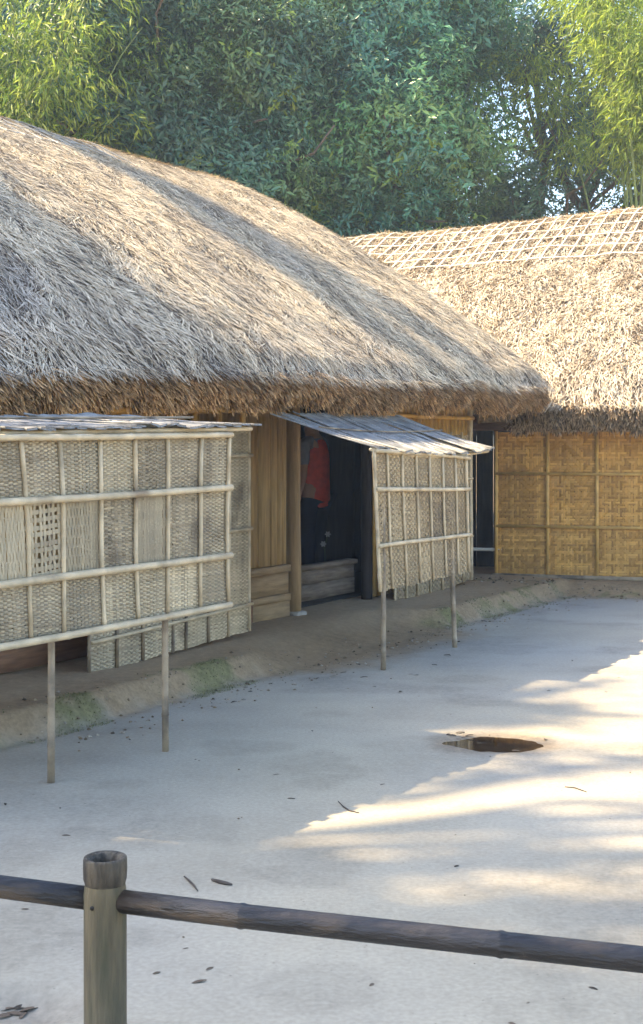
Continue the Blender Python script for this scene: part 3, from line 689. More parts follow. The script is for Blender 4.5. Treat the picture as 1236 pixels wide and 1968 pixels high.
# awning slats over the left screen, nearly level
def awning(parent, A0, A1, zs0, zs1, inward, zi0, zi1, n, seed, sag=0.0, m='slat', tie=True):
    """slats run from the outer edge A0..A1 in towards the eave by `inward` metres"""
    r = np.random.default_rng(seed); ks = (np.arange(n) + 0.5) / n; wid = np.linalg.norm((A1 - A0)[:2]) / n
    ax = np.array([*(A1 - A0)[:2], 0]); ax /= np.linalg.norm(ax)
    for k in ks:
        base = A0 * (1 - k) + A1 * k; zo = zs0 * (1 - k) + zs1 * k - sag * math.sin(math.pi * k); zi = zi0 * (1 - k) + zi1 * k
        ext = r.uniform(-0.03, 0.03); P = []
        for f in (0, 0.33, 0.66, 1.0):
            q = base - N3 * (inward * f - (1 - f) * (0.05 + ext)); z = zo + (zi - zo) * f - 0.012 * math.sin(f * math.pi) + r.normal(0, 0.004)
            P.append([q[0], q[1], z])
        P = np.array(P); h = 0.005; jit = r.normal(0, 0.006); Nn = Z3
        tilt = r.normal(0, 0.10); S = ax + Z3 * tilt; S /= np.linalg.norm(S); wd = wid * r.uniform(0.98, 1.12)
        V = np.stack([P - S * wd / 2 - Nn * h, P + S * wd / 2 - Nn * h, P + S * wd / 2 + Nn * h, P - S * wd / 2 + Nn * h], 1).reshape(-1, 3)
        i = np.arange(3) * 4
        Fq = np.concatenate([np.stack([i + a, i + (a + 1) % 4, i + 4 + (a + 1) % 4, i + 4 + a], -1) for a in range(4)] + [np.array([[0, 1, 2, 3], [15, 14, 13, 12]])])
        link('awning_slat', V, [Fq], None, M[m], parent)
    for f, rad in ((0.0, 0.012), (0.5, 0.006)):
        P = []
        for k in np.linspace(0, 1, 7):
            base = A0 * (1 - k) + A1 * k; zo = zs0 * (1 - k) + zs1 * k - sag * math.sin(math.pi * k); zi = zi0 * (1 - k) + zi1 * k
            q = base - N3 * (inward * f); P.append([q[0], q[1], zo + (zi - zo) * f + (0.016 if f else -0.02)])
        MB().tube(np.array(P), rad, 8).build('awning_batten', M['bamboo' if f == 0 else 'bamboo_grey'], parent, True)
A0 = hit(-175, 838, A12, D12); A1 = hit(483, 815, A12, D12)
awning(lf, A0, A1, 1.60, A1[2] - 0.005, 0.78, 1.668, 1.70, 34, 5)

# --- left back screen, standing on the plinth close to the wall
oB = 0.42; AB = PL(0, oB, 0)[:2]
lb = thing('bamboo_screen', 'tall woven bamboo screen standing behind the propped screen beside the plank wall', 'screen', hit(300, 1262, AB, UL) * np.array([1, 1, 0]) + np.array([0, 0, 0.13]), 'bamboo screens along the house front')
bt = [168, 222, 272, 330, 355, 398, 437, 477]; 
def yb2(px): return 1300 - 0.281 * (px - 165)
def backpt(px, f):
    B_ = hit(px, yb2(px), AB, UL); T_ = hit(px + (2 if px < 470 else 0), 822, AB, UL); return B_ * (1 - f) + T_ * f
for i in range(len(bt) - 1):
    for (f0, f1) in ((0.0, 0.30), (0.30, 0.62), (0.62, 1.0)):
        woven((backpt(bt[i], f1), backpt(bt[i + 1], f1), backpt(bt[i + 1], f0), backpt(bt[i], f0)), 'weave', lb, r8, M['weave'], sw=0.030, sh=0.013, shade=1.12)
for i, p in enumerate(bt):
    pole('rib', backpt(p, -0.0) + N3 * 0.012, backpt(p, 1.02) + N3 * 0.012, 0.0115 if p < 470 else 0.013, M['bamboo_grey'] if p < 430 else M['bamboo'], lb, seed=60 + i, bend=0.010)
for j, f in enumerate((0.135, 0.505, 0.865)):
    pole('rail', backpt(168, f) + N3 * 0.034, backpt(478, f) + N3 * 0.034, 0.013, M['bamboo'], lb, seed=70 + j, bend=0.004)

# --- right front screen with sloping awning
D34 = (P4 - P3)[:2] / np.linalg.norm((P4 - P3)[:2]); A34 = P3[:2]; n34 = np.array([D34[1], -D34[0], 0])
rf = thing('bamboo_screen', 'smaller tan bamboo screen under a sloping slatted awning right of the doorway', 'screen', P3, 'bamboo screens along the house front')
QR = (hit(716, 866, A34, D34), hit(893, 880, A34, D34), hit(899, 1099, A34, D34), hit(728, 1137, A34, D34))
aa = [0, 0.125, 0.275, 0.425, 0.57, 0.72, 0.865, 1.0]; bb = [0, 0.27, 0.675, 1.0]
TAN = [np.array([0.44, 0.345, 0.205]), np.array([0.36, 0.28, 0.165]), np.array([0.29, 0.22, 0.13])]
pat2 = [['weave'] * 3, ['weave', 'loose', 'weave'], ['weave', 'weave', 'weave'], ['weave', 'loose', 'weave2'], ['weave', 'weave', 'weave'], ['weave', 'loose', 'weave'], ['weave2', 'weave', 'weave']]
for i in range(7):
    for j in range(3):
        Q = (bilin(QR, aa[i], bb[j]), bilin(QR, aa[i + 1], bb[j]), bilin(QR, aa[i + 1], bb[j + 1]), bilin(QR, aa[i], bb[j + 1]))
        woven(Q, pat2[i][j], rf, r8, M['weave'], TAN, 0.028, 0.020, shade=r8.uniform(0.85, 1.08))
for i, a in enumerate(aa):
    pole('rib', bilin(QR, a, -0.03) + n34 * 0.012, bilin(QR, a, 1.0) + n34 * 0.012, 0.010 if 0 < i < 7 else 0.014, M['bamboo'], rf, seed=80 + i, bend=0.008)
for j, b in enumerate((0.0, 0.27, 0.675)):
    pole('rail', bilin(QR, -0.01, b) + n34 * 0.034, bilin(QR, 1.01, b) + n34 * 0.034, 0.015, M['bamboo'], rf, seed=90 + j, bend=0.012)
for k, (P, px, lean) in enumerate(((P3, 738, 0), (P4, 866, 0))):
    top = hit(px, 890, A34, D34); foot = P.copy(); foot[2] = on_ground(P[0], P[1]) - 0.02
    mid = hit(px, 1118, A34, D34)
    pole('support_pole', foot, top - n34 * 0.014, 0.019, M['bamboo_grey'], rf, seed=95 + k, bend=0.006, taper=0.85)
A0 = hit(712, 858, A34, D34); A1 = hit(938, 862, A34, D34)
awning(rf, A0, A1, A0[2], A1[2], 0.80, 1.755, 1.765, 27, 8, sag=0.045)

# --- right back screen close to the bamboo wall
oC = 0.22; AC = PL(0, oC, 0)[:2]
rbk = thing('bamboo_screen', 'woven bamboo screen reaching lower behind the tan screen, beside the dark gap', 'screen', hit(830, 1141, AC, UL) * np.array([1, 1, 0]) + np.array([0, 0, 0.12]), 'bamboo screens along the house front')
bt2 = [757, 779, 801, 825, 848, 868, 888, 904]
def yb3(px): return 1173 - 0.405 * (px - 755)
def backpt2(px, f):
    B_ = hit(px, yb3(px), AC, UL); T_ = hit(px - 3, 836, AC, UL); return B_ * (1 - f) + T_ * f
for i in range(len(bt2) - 1):
    for (f0, f1) in ((0.0, 0.33), (0.33, 0.66), (0.66, 1.0)):
        woven((backpt2(bt2[i], f1), backpt2(bt2[i + 1], f1), backpt2(bt2[i + 1], f0), backpt2(bt2[i], f0)), 'weave', rbk, r8, M['weave'], TAN, 0.034, 0.024, shade=0.92)
for i, p in enumerate(bt2):
    pole('rib', backpt2(p, 0) + N3 * 0.014, backpt2(p, 1.02) + N3 * 0.014, 0.012 if i < 7 else 0.02, M['bamboo'], rbk, seed=110 + i, bend=0.005)
for j, f in enumerate((0.30, 0.70)):
    pole('rail', backpt2(757, f) + N3 * 0.036, backpt2(904, f) + N3 * 0.036, 0.013, M['bamboo'], rbk, seed=120 + j, bend=0.004)

# ------------------------------------------------------------------ foreground fence
fpos = gnd(202, 1728, 0.493); fpos = np.array([fpos[0], fpos[1], 0.0])
rail_end = gnd(1236, 1840, 0.493); rdir = (rail_end - np.array([fpos[0], fpos[1], 0.493])); rdir[2] = 0; rlen = np.linalg.norm(rdir); rdir /= rlen
fence = thing('bamboo_fence', 'low bamboo fence in front, dark round rail through a mossy hollow post', 'fence', fpos)
def fence_post(P, top):
    # hollow bamboo: outer wall, rim and bore
    prof = [(0.049, -0.08), (0.050, 0.18), (0.0495, 0.188), (0.053, 0.194), (0.0495, 0.20), (0.0495, top - 0.085), (0.0465, top - 0.062)]
    rimp = [(0.0465, top - 0.062), (0.0500, top - 0.050), (0.0510, top - 0.030), (0.0505, top - 0.006), (0.0490, top - 0.001), (0.0445, top), (0.0355, top - 0.004), (0.031, top - 0.014), (0.029, top - 0.05), (0.028, top - 0.10), (0.0, top - 0.105)]
    def lathe(pr, name, m, parent):
        s = 28; th = np.linspace(0, 2 * np.pi, s, endpoint=False); V = []
        for (r, z) in pr:
            w_ = 1 + 0.012 * np.sin(th * 3 + z * 4) + (0.03 * (noise2(th * 4, np.full(s, z * 40), 9) - 0.5) if name == 'post_rim' else 0); V.append(np.stack([P[0] + r * w_ * np.cos(th), P[1] + r * w_ * np.sin(th), np.full(s, z)], -1))
        V = np.vstack(V); i = np.arange(len(pr) - 1)[:, None] * s; j = np.arange(s)[None]; j2 = (j + 1) % s
        Fq = np.stack([i + j, i + j2, i + s + j2, i + s + j], -1).reshape(-1, 4)
        return link(name, V, [Fq], None, m, parent, True)
    po = lathe(prof, 'post', M['fpost'], fence); lathe(rimp, 'post_rim', M['fpost_top'], po); return po
fence_post(fpos, 0.592)
ends = [fpos[:2] + rdir[:2] * 1.95, fpos[:2] - np.array([0.94, -0.34]) * 1.8]
for e in ends: fence_post(np.array([e[0], e[1], 0]), 0.59)
ra = np.array([fpos[0], fpos[1], 0.493])
pole('rail', ra - rdir * 0.02, np.array([ends[0][0], ends[0][1], 0.49]), 0.0265, M['rail'], fence, seed=131, nodes=0.62, bend=0.006, sides=16, taper=1.0)
pole('rail', ra - np.array([0, 0, 0.003]), np.array([ends[1][0], ends[1][1], 0.49]), 0.0265, M['rail'], fence, seed=137, nodes=0.62, bend=0.006, sides=16, taper=1.0)
# nail head on the post
MB().tube(np.array([[fpos[0] - 0.022, fpos[1] - 0.0435, 0.487], [fpos[0] - 0.023, fpos[1] - 0.0475, 0.487]]), 0.005, 8).build('nail_head', M['hair'], fence)

# ------------------------------------------------------------------ person in the doorway
pz = 0.155; pxy = hit(604, 900, PL(0, -0.86, 0)[:2], UL)[:2]
fw = np.array([-0.84, 0.54, 0]); fw /= np.linalg.norm(fw); lt = np.cross(Z3, fw)         # facing into the house; lt = the person's left
def body_pt(l, f, z): return np.array([pxy[0], pxy[1], pz]) + lt * l + fw * f + Z3 * z
person = thing('person', 'person in a red vest and grey shirt standing inside the dark doorway', 'person', (pxy[0], pxy[1], pz))
def skin_mesh(name, verts, edges, radii, m, parent, levels=2, root=0):
    b = wloc(parent); me = bpy.data.meshes.new(name)
    me.from_pydata([tuple(v - b) for v in verts], edges, []); me.update(); me.materials.append(m)
    ob = bpy.data.objects.new(name, me); COL.objects.link(ob); ob.parent = parent
    md = ob.modifiers.new('skin', 'SKIN'); md.use_smooth_shade = True
    for i, rdd in enumerate(radii):
        sv_ = me.skin_vertices[0].data[i]; sv_.radius = rdd if isinstance(rdd, tuple) else (rdd, rdd); sv_.use_root = (i == root)
    s = ob.modifiers.new('sub', 'SUBSURF'); s.levels = levels; s.render_levels = levels
    return ob
V_ = []; E_ = []; R_ = []
def jv(l, f, z, r, link_to=None):
    V_.append(body_pt(l, f, z)); R_.append(r); k = len(V_) - 1
    if link_to is not None: E_.append((link_to, k))
    return k
pel = jv(0, 0, 0.92, (0.15, 0.105)); wa = jv(0, 0, 1.08, (0.13, 0.095), pel); ch = jv(0, 0.01, 1.26, (0.155, 0.105), wa); nb = jv(0, 0, 1.40, (0.085, 0.07), ch)
nk = jv(0, 0.01, 1.465, 0.055, nb); hb = jv(0, 0.03, 1.545, (0.072, 0.082), nk); hm = jv(0, 0.03, 1.615, (0.077, 0.095), hb); ht = jv(0, 0.02, 1.675, (0.05, 0.06), hm)
jv(0, 0.125, 1.575, 0.012, hb); jv(0.083, 0.02, 1.59, 0.012, hm); jv(-0.083, 0.02, 1.59, 0.012, hm)
for s in (1, -1):
    hip = jv(s * 0.095, 0, 0.86, 0.088, pel); kn = jv(s * 0.10, 0.02, 0.48, 0.055, hip); an = jv(s * 0.10, -0.01, 0.085, 0.037, kn); jv(s * 0.115, 0.13, 0.035, 0.034, an)
    al, af = (0.0, 0.0) if s > 0 else (0.10, 0.16)          # the far arm is held in front
    sh = jv(s * 0.175, 0, 1.375, 0.055, nb); el = jv(s * (0.235 - al * 0.4), -0.03 + af * 0.6, 1.08, 0.040, sh); wr = jv(s * (0.245 - al), 0.03 + af, 0.835, 0.026, el)
    pa = jv(s * (0.245 - al), 0.045 + af, 0.765, (0.017, 0.032), wr)
    for q, (df, dl, ln) in enumerate(((0.030, 0, 0.070), (0.010, 0, 0.082), (-0.010, 0, 0.076), (-0.027, 0, 0.060))):
        f1 = jv(s * (0.239 - al), 0.048 + df + af, 0.725, 0.009, pa); f2 = jv(s * (0.227 - al), 0.052 + df + af, 0.725 - ln * 0.5, 0.0082, f1); jv(s * (0.209 - al), 0.05 + df + af, 0.725 - ln, 0.0075, f2)
    t1 = jv(s * (0.235 - al), 0.088 + af, 0.775, 0.010, wr); jv(s * (0.225 - al), 0.10 + af, 0.735, 0.0085, t1)
skin_mesh('body', V_, E_, R_, M['skin'], person)
def garment(name, pts, edges, m, root=0): return skin_mesh(name, [body_pt(*p[:3]) for p in pts], edges, [p[3] for p in pts], m, person, 2, root)
garment('shirt', [(0, 0, 0.93, (0.165, 0.118)), (0, 0, 1.1, (0.150, 0.112)), (0, 0.01, 1.27, (0.172, 0.12)), (0, 0, 1.41, (0.09, 0.078)), (0.18, 0, 1.38, 0.068), (0.222, -0.02, 1.15, 0.060), (-0.17, 0, 1.38, 0.064), (-0.19, 0.05, 1.15, 0.058)],
        [(0, 1), (1, 2), (2, 3), (3, 4), (4, 5), (3, 6), (6, 7)], M['grey_cloth'])
garment('vest', [(0, 0, 0.76, (0.168, 0.152)), (0, 0, 0.80, (0.168, 0.152)), (0, 0, 0.99, (0.165, 0.148)), (0, 0, 1.14, (0.160, 0.144)), (0, 0.0, 1.28, (0.165, 0.146)), (0, 0, 1.40, (0.125, 0.105)), (0, 0, 1.43, (0.10, 0.085))], [(0, 1), (1, 2), (2, 3), (3, 4), (4, 5), (5, 6)], M['red_cloth'])
garment('trousers', [(0, 0, 0.93, (0.162, 0.115)), (0.095, 0, 0.82, 0.102), (0.10, 0.015, 0.48, 0.076), (0.10, -0.01, 0.11, 0.062), (-0.095, 0, 0.82, 0.102), (-0.10, 0.015, 0.48, 0.076), (-0.10, -0.01, 0.11, 0.062)],
        [(0, 1), (1, 2), (2, 3), (0, 4), (4, 5), (5, 6)], M['navy_cloth'])
garment('hair', [(0, 0.0, 1.53, (0.078, 0.055)), (0, 0.005, 1.61, (0.088, 0.09)), (0, 0.03, 1.68, (0.07, 0.08))], [(0, 1), (1, 2)], M['hair'])
for s in (1, -1):
    garment('shoe', [(s * 0.10, -0.04, 0.045, 0.042), (s * 0.105, 0.05, 0.042, 0.044), (s * 0.115, 0.15, 0.032, 0.036)], [(0, 1), (1, 2)], M['hair'])

# small flowering stem seen over the threshold
fb = hit(626, 1078, PL(0, -0.5, 0)[:2], UL)
fl = thing('flower_stem', 'thin stem with two pale blooms rising above the threshold boards', 'flower', (fb[0], fb[1], 0.155))
MB().tube(np.array([[fb[0], fb[1], 0.16], [fb[0] - 0.008, fb[1], 0.45], [fb[0] - 0.004, fb[1], 0.60], [fb[0] + 0.018, fb[1], 0.69]]), 0.004, 6).build('stalk', M['stem'], fl, True)
MB().tube(np.array([[fb[0] - 0.006, fb[1], 0.52], [fb[0] - 0.02, fb[1], 0.60]]), 0.003, 6).build('stalk', M['stem'], fl, True)
for dx, z in ((0.020, 0.70), (-0.022, 0.61)):
    mb = MB()
    for q in range(6):
        a = q / 6 * 2 * math.pi; c = np.array([fb[0] + dx, fb[1], z]); d = np.array([math.cos(a), -0.35, math.sin(a)]); s_ = np.array([-math.sin(a), 0, math.cos(a)])
        mb.add([c, c + d * 0.018 + s_ * 0.009, c + d * 0.032, c + d * 0.018 - s_ * 0.009], np.array([[0, 1, 2, 3]]))
    mb.build('bloom', M['petal'], fl)

# ------------------------------------------------------------------ trees
def leaves(P, D, Nn, L, W, col, fold=0.25):
    """one folded diamond leaf each"""
    S = np.cross(D, Nn); S /= np.linalg.norm(S, axis=1)[:, None] + 1e-9
    m = P + D * (L * 0.45)[:, None]
    V = np.stack([P, m - S * (W / 2)[:, None] + Nn * (W * fold)[:, None], P + D * L[:, None] - Nn * (L * 0.10)[:, None], m + S * (W / 2)[:, None] + Nn * (W * fold)[:, None]], 1).reshape(-1, 3)
    b = np.arange(len(P)) * 4
    return V, np.concatenate([np.stack([b, b + 1, b + 2], -1), np.stack([b, b + 2, b + 3], -1)]), np.repeat(col, 4, 0)

def unit(v): return v / (np.linalg.norm(v, axis=-1, keepdims=True) + 1e-9)

def limb(mb, A, B, r0, r1, r, wob=0.15, n=6):
    f = np.linspace(0, 1, n)[:, None]; P = A * (1 - f) + B * f; ln = np.linalg.norm(B - A)
    P[1:-1] += r.normal(0, wob * ln * 0.2, (n - 2, 3)); mb.tube(P, np.linspace(r0, r1, n), 8, False)

def broadleaf(label, base, lobes, n_ros, per, size, palette, fresh, seed, trunk_r=0.22, group='trees behind the houses', shell=0.45, name='broadleaf_tree', wexp=0.75):
    r = np.random.default_rng(seed); base = np.asarray(base, float)
    t = thing(name, label, 'tree', base, group)
    lob = np.array(lobes, float); vol = lob[:, 3] * lob[:, 4] * lob[:, 5]; pk = vol ** wexp; pk /= pk.sum()
    mb = MB(); fork = base + np.array([0.1, 0, lob[:, 2].min() * 0.75]); limb(mb, base - Z3 * 0.1, fork, trunk_r, trunk_r * 0.75, r, 0.06)
    for l in lob:
        c = base + l[:3]; limb(mb, fork, c, trunk_r * 0.5, 0.05, r)
        for q in range(9): limb(mb, c * 0.6 + fork * 0.4, c + r.normal(0, 0.55, 3) * l[3:6], 0.05, 0.015, r)
    mb.build('trunk', M['bark'], t, True)
    k = r.choice(len(lob), n_ros, p=pk); d = unit(r.normal(0, 1, (n_ros, 3))); rad = r.random(n_ros) ** shell
    wob = 1 + 0.25 * (noise2(d[:, 0] * 3 + k * 9, d[:, 2] * 3 + d[:, 1] * 2, seed) - 0.5) * 2
    P = base + lob[k, :3] + d * lob[k, 3:6] * (rad * wob)[:, None]
    out = unit(d + np.array([0, 0, 0.35]) + r.normal(0, 0.35, (n_ros, 3)))
    isf = r.random(n_ros) < fresh * (0.3 + 1.4 * rad)
    n = n_ros * per; O = np.repeat(out, per, 0); Pp = np.repeat(P, per, 0)
    rnd = unit(r.normal(0, 1, (n, 3))); side = unit(rnd - O * (rnd * O).sum(1)[:, None])
    D = unit(side * 1.0 + O * r.uniform(-0.15, 0.9, n)[:, None] - Z3 * 0.15 + r.normal(0, 0.3, (n, 3)))
    Nn = unit(O - D * (O * D).sum(1)[:, None])
    L = size * np.repeat(r.uniform(0.6, 1.35, n_ros), per) * r.uniform(0.6, 1.2, n); W = L * r.uniform(0.26, 0.38, n)
    pc = np.array(palette)[r.integers(len(palette), size=n_ros)] * r.uniform(0.7, 1.3, n_ros)[:, None]
    pc = pc * (0.65 + 0.8 * noise2(P[:, 0] * 0.9 + P[:, 1] * 0.6, P[:, 2] * 0.9, seed + 4))[:, None]
    warm = smooth(0.5, 0.8, noise2(P[:, 0] * 0.7 + 9, P[:, 2] * 0.8 + P[:, 1] * 0.5, seed + 6))[:, None]; pc = pc * (1 - warm) + pc * np.array([1.5, 1.15, 0.65]) * warm
    pc[isf] = np.array([0.20, 0.30, 0.045]) * r.uniform(0.7, 1.2, isf.sum())[:, None]
    c = np.repeat(pc, per, 0) * r.uniform(0.8, 1.2, n)[:, None]
    V, Ft, Cc = leaves(Pp + D * 0.01 + r.normal(0, size * 0.45, (n, 3)), D, Nn, L, W, c)
    link('crown', V, [Ft], Cc, M['leaf'], t)
    return t

DG = [(0.062, 0.19, 0.125), (0.075, 0.205, 0.13), (0.057, 0.17, 0.12), (0.10, 0.22, 0.125)]
DG2 = [(0.07, 0.155, 0.09), (0.085, 0.175, 0.10), (0.06, 0.14, 0.08)]
broadleaf('wide dark green broadleaf tree with yellow-green new shoots above where the roofs meet', (1.0, 23.5, 0),
          [(-1.2, 0, 6.6, 2.4, 2.0, 1.9), (0.4, -0.3, 6.8, 1.9, 2.0, 1.8), (-0.4, 0.3, 8.8, 2.4, 2.2, 2.0), (-2.4, 0.2, 8.6, 2.0, 1.8, 1.7), (1.2, 0.2, 9.0, 1.3, 1.4, 1.3), (-0.4, 0, 4.9, 2.2, 1.7, 1.4)], 31000, 8, 0.135, DG, 0.05, 301)
broadleaf('grey green broadleaf tree with sunlit leaves rising behind the long house ridge', (-3.0, 21.5, 0),
          [(0.5, 0, 6.4, 1.8, 1.6, 1.5), (-1.1, -0.2, 6.6, 1.6, 1.5, 1.2), (1.5, 0.2, 5.6, 1.6, 1.4, 1.3), (0.1, 0.4, 8.4, 2.0, 1.7, 1.5), (2.0, 0.3, 7.6, 1.4, 1.4, 1.3)], 19000, 8, 0.135, DG2, 0.035, 302)
broadleaf('thin dark tree with sky showing through its leaves above the lattice ridge', (4.4, 25.5, 0),
          [(-0.9, 0, 6.0, 1.6, 1.3, 1.3), (0.9, 0, 7.3, 1.9, 1.4, 1.3), (-0.4, 0, 9.0, 1.8, 1.4, 1.2), (2.0, 0, 5.6, 1.3, 1.2, 1.3), (0.3, 0, 4.9, 2.0, 1.2, 1.0), (2.6, 0, 8.0, 1.3, 1.2, 1.2)], 5600, 8, 0.15, DG2, 0.03, 303, shell=0.6)
broadleaf('shadowy tall tree filling the gap behind the wide dark green tree', (-0.5, 29.0, 0),
          [(-3.5, 0, 6.5, 3.2, 2.0, 3.0), (-0.6, 0, 7.0, 3.3, 2.0, 3.4), (-2.0, 0, 11, 4.0, 2.2, 2.6), (-6.0, 0, 9.0, 3.0, 2.0, 3.6)], 12000, 8, 0.25, [(0.035, 0.10, 0.065), (0.045, 0.12, 0.075)], 0.0, 304, shell=0.35)

def bamboo(label, base, culms, height, n_leaf, seed, palette, group='bamboo clumps', spread=1.0, lean=(0, 0), leaf_len=0.17, low=0.22):
    r = np.random.default_rng(seed); base = np.asarray(base, float); t = thing('bamboo_clump', label, 'bamboo', base, group)
    paths = []
    for c in range(culms):
        b = base + np.array([*r.normal(0, 0.45 * spread, 2), 0]); a = r.uniform(0, 2 * np.pi); hh = height * r.uniform(0.75, 1.1); arch = r.uniform(0.8, 2.0) * spread
        f = np.linspace(0, 1, 12)[:, None]
        P = b + np.array([math.cos(a), math.sin(a), 0]) * arch * f ** 2.4 + Z3 * hh * (f - 0.12 * f ** 4) + np.array([*lean, 0]) * f ** 2
        MB().tube(P, np.linspace(0.035, 0.008, 12), 6, False).build('culm', M['culm'], t, True); paths.append(P)
    P_, D_ = [], []
    ns = n_leaf // 9
    for s in range(ns):
        P = paths[r.integers(culms)]; f = r.uniform(low, 1.0); i = f * 11; k = min(int(i), 10); p = P[k] + (P[k + 1] - P[k]) * (i - k)
        d = unit(np.array([*r.normal(0, 1, 2), r.uniform(-0.2, 0.5)])); tw = p + d * r.uniform(0.1, 0.75) - Z3 * r.uniform(0, 0.35)
        for q in range(9):
            P_.append(tw + r.normal(0, 0.09, 3)); D_.append(d * 0.6 + r.normal(0, 0.4, 3) - Z3 * r.uniform(0.3, 1.2))
    P_ = np.array(P_); D_ = unit(np.array(D_)); n = len(P_)
    Nn = unit(np.cross(D_, r.normal(0, 1, (n, 3)))); Nn[Nn[:, 2] < 0] *= -1
    pc = np.array(palette)[r.integers(len(palette), size=n)] * r.uniform(0.7, 1.35, n)[:, None]
    L = leaf_len * r.uniform(0.7, 1.3, n); V, Ft, Cc = leaves(P_, D_, Nn, L, L * r.uniform(0.13, 0.2, n), pc, 0.1)
    link('crown', V, [Ft], Cc, M['bleaf'], t)
YG = [(0.23, 0.31, 0.045), (0.16, 0.24, 0.035), (0.30, 0.36, 0.075), (0.10, 0.17, 0.03)]
bamboo('bright yellow-green bamboo clump at the end of the long grey roof', (-4.9, 20.0, 0), 22, 9.5, 30000, 401, YG, spread=1.1, lean=(0.3, 0))
bamboo('sunny yellow-green bamboo sprays over the lattice roof beside the thin tree', (5.7, 22.0, 0), 16, 11.5, 24000, 402, [(0.36, 0.44, 0.07), (0.28, 0.37, 0.06), (0.19, 0.28, 0.04)], spread=0.9, lean=(-0.5, 0), low=0.70)

# trees standing out of the picture on the sunny side: they dapple the roof and the yard
def along(x, y, z, lam): return np.array([x + SUN_H[0] * lam, y + SUN_H[1] * lam, z + math.tan(SUN_EL) * lam])
def shade_tree(label, base, lobes, n, seed, size=0.3):
    broadleaf(label, base, lobes, n, 7, size, DG2, 0.02, seed, 0.2, 'trees beside the yard', 0.6, wexp=1.0)
def over(x, y, z, lam, base): return (x + SUN_H[0] * lam - base[0], y + SUN_H[1] * lam - base[1], z + math.tan(SUN_EL) * lam)
B1 = (-12.8, 7.0, 0); B2 = (-12.6, 13.0, 0)
shade_tree('tall tree beside the yard shading the near ground', B1, [(*over(x, y, 0, 13.5, B1), a, b, c) for x, y, a, b, c in (
    (1.0, 2.75, 1.9, 1.2, 1.3), (-1.0, 3.2, 1.7, 1.3, 1.2), (2.7, 2.5, 1.6, 1.0, 1.2), (-0.9, 4.7, 1.1, 0.6, 0.9),
    (1.3, 6.50, 0.8, 0.10, 0.25), (1.9, 5.70, 0.7, 0.07, 0.2), (0.8, 5.0, 0.5, 0.10, 0.25), (2.4, 5.15, 0.4, 0.08, 0.2), (0.62, 7.02, 0.42, 0.30, 0.26), (1.12, 7.85, 0.42, 0.32, 0.26), (1.55, 8.55, 0.36, 0.28, 0.24), (0.5, 4.35, 0.9, 0.2, 0.4), (2.0, 4.3, 0.6, 0.12, 0.3))], 3700, 501)  # the three small dense lobes are added to fill out the eave's shadow
shade_tree('tall tree beside the house shading the grey roof', B2, [(*over(x, y, z, 12.0, B2), a, b, c) for x, y, z, a, b, c in (
    (-0.5, 11.9, 3.2, 0.45, 0.20, 0.7), (-1.36, 8.5, 2.2, 0.6, 0.60, 0.5), (-2.2, 9.6, 3.0, 0.25, 0.18, 0.3), (0.9, 12.4, 2.7, 0.3, 0.12, 0.3))], 430, 502)

# ------------------------------------------------------------------ haze: thin bluish air round the whole place
hz = bpy.data.materials.new('haze_air'); hz.use_nodes = True; hn = hz.node_tree
for nd in list(hn.nodes):
    if nd.type == 'BSDF_PRINCIPLED': hn.nodes.remove(nd)
pvn = hn.nodes.new('ShaderNodeVolumePrincipled'); pvn.inputs['Color'].default_value = (0.72, 0.86, 1.0, 1); pvn.inputs['Density'].default_value = 0.0018
hn.links.new(pvn.outputs['Volume'], hn.nodes['Material Output'].inputs['Volume'])
MB().box((0, 12, 11.5), (1, 0, 0), (0, 1, 0), (0, 0, 1), 24, 26, 12.6).build('haze', hz, None, False, (0, 12, 0), 'stuff')

# ------------------------------------------------------------------ moss tufts and loose soil along the plinth
rq = np.random.default_rng(606)
def plinth_spots(n, o0, o1, t0=-4.2, t1=3.6):
    t = rq.uniform(t0, t1, n); o = rq.uniform(o0, o1, n); x, y = frame_left(t, o); return t, o, x, y
t, o, x, y = plinth_spots(26000, 0.78, 1.10)
keepm = (fbm(x * 4.5, y * 4.5, 41, 4) * 0.6 + fbm(x * 9, y * 9, 44, 2) * 0.4 > 0.47 + 0.22 * rq.random(len(x))) & ~((t > -1.7) & (t < 0.75)); x, y = x[keepm], y[keepm]; n = len(x)
P = np.stack([x, y, ground_z(x, y) - 0.003], -1); D = unit(np.stack([rq.normal(0, 0.6, n), rq.normal(0, 0.6, n), np.ones(n)], -1))
Nn = unit(np.cross(D, rq.normal(0, 1, (n, 3))))
c = np.array([0.15, 0.15, 0.065]) * rq.uniform(0.5, 1.4, n)[:, None] * np.where(rq.random(n) < 0.25, 1.3, 1.0)[:, None]
V, Fq, Cc = blades(P, D, Nn, rq.uniform(0.005, 0.015, n), rq.uniform(0.003, 0.007, n), rq.uniform(-0.004, 0.004, n), c)
mo = link('moss_tufts', V, [Fq], Cc, M['fringe'], None, False, (0, 10, 0), 'stuff')
mb = MB()
def crumbs(x, y, smin_, smax_, colr):
    for a, b in zip(x, y):
        s_ = rq.uniform(smin_, smax_) * (0.6 + 0.8 * rq.random()); z = on_ground(a, b)
        d6 = np.array([[1, 0, 0], [-1, 0, 0], [0, 1, 0], [0, -1, 0], [0, 0, 1], [0, 0, -1.0]]) * rq.uniform(0.5, 1.2, (6, 1)) * s_ * np.array([1, 1, 0.7])
        cc_ = colr[rq.integers(len(colr))] * rq.uniform(0.6, 1.2)
        mb.add(d6 + np.array([a, b, z + s_ * 0.25]), np.array([[0, 2, 4], [2, 1, 4], [1, 3, 4], [3, 0, 4], [2, 0, 5], [1, 2, 5], [3, 1, 5], [0, 3, 5]]), cc_)
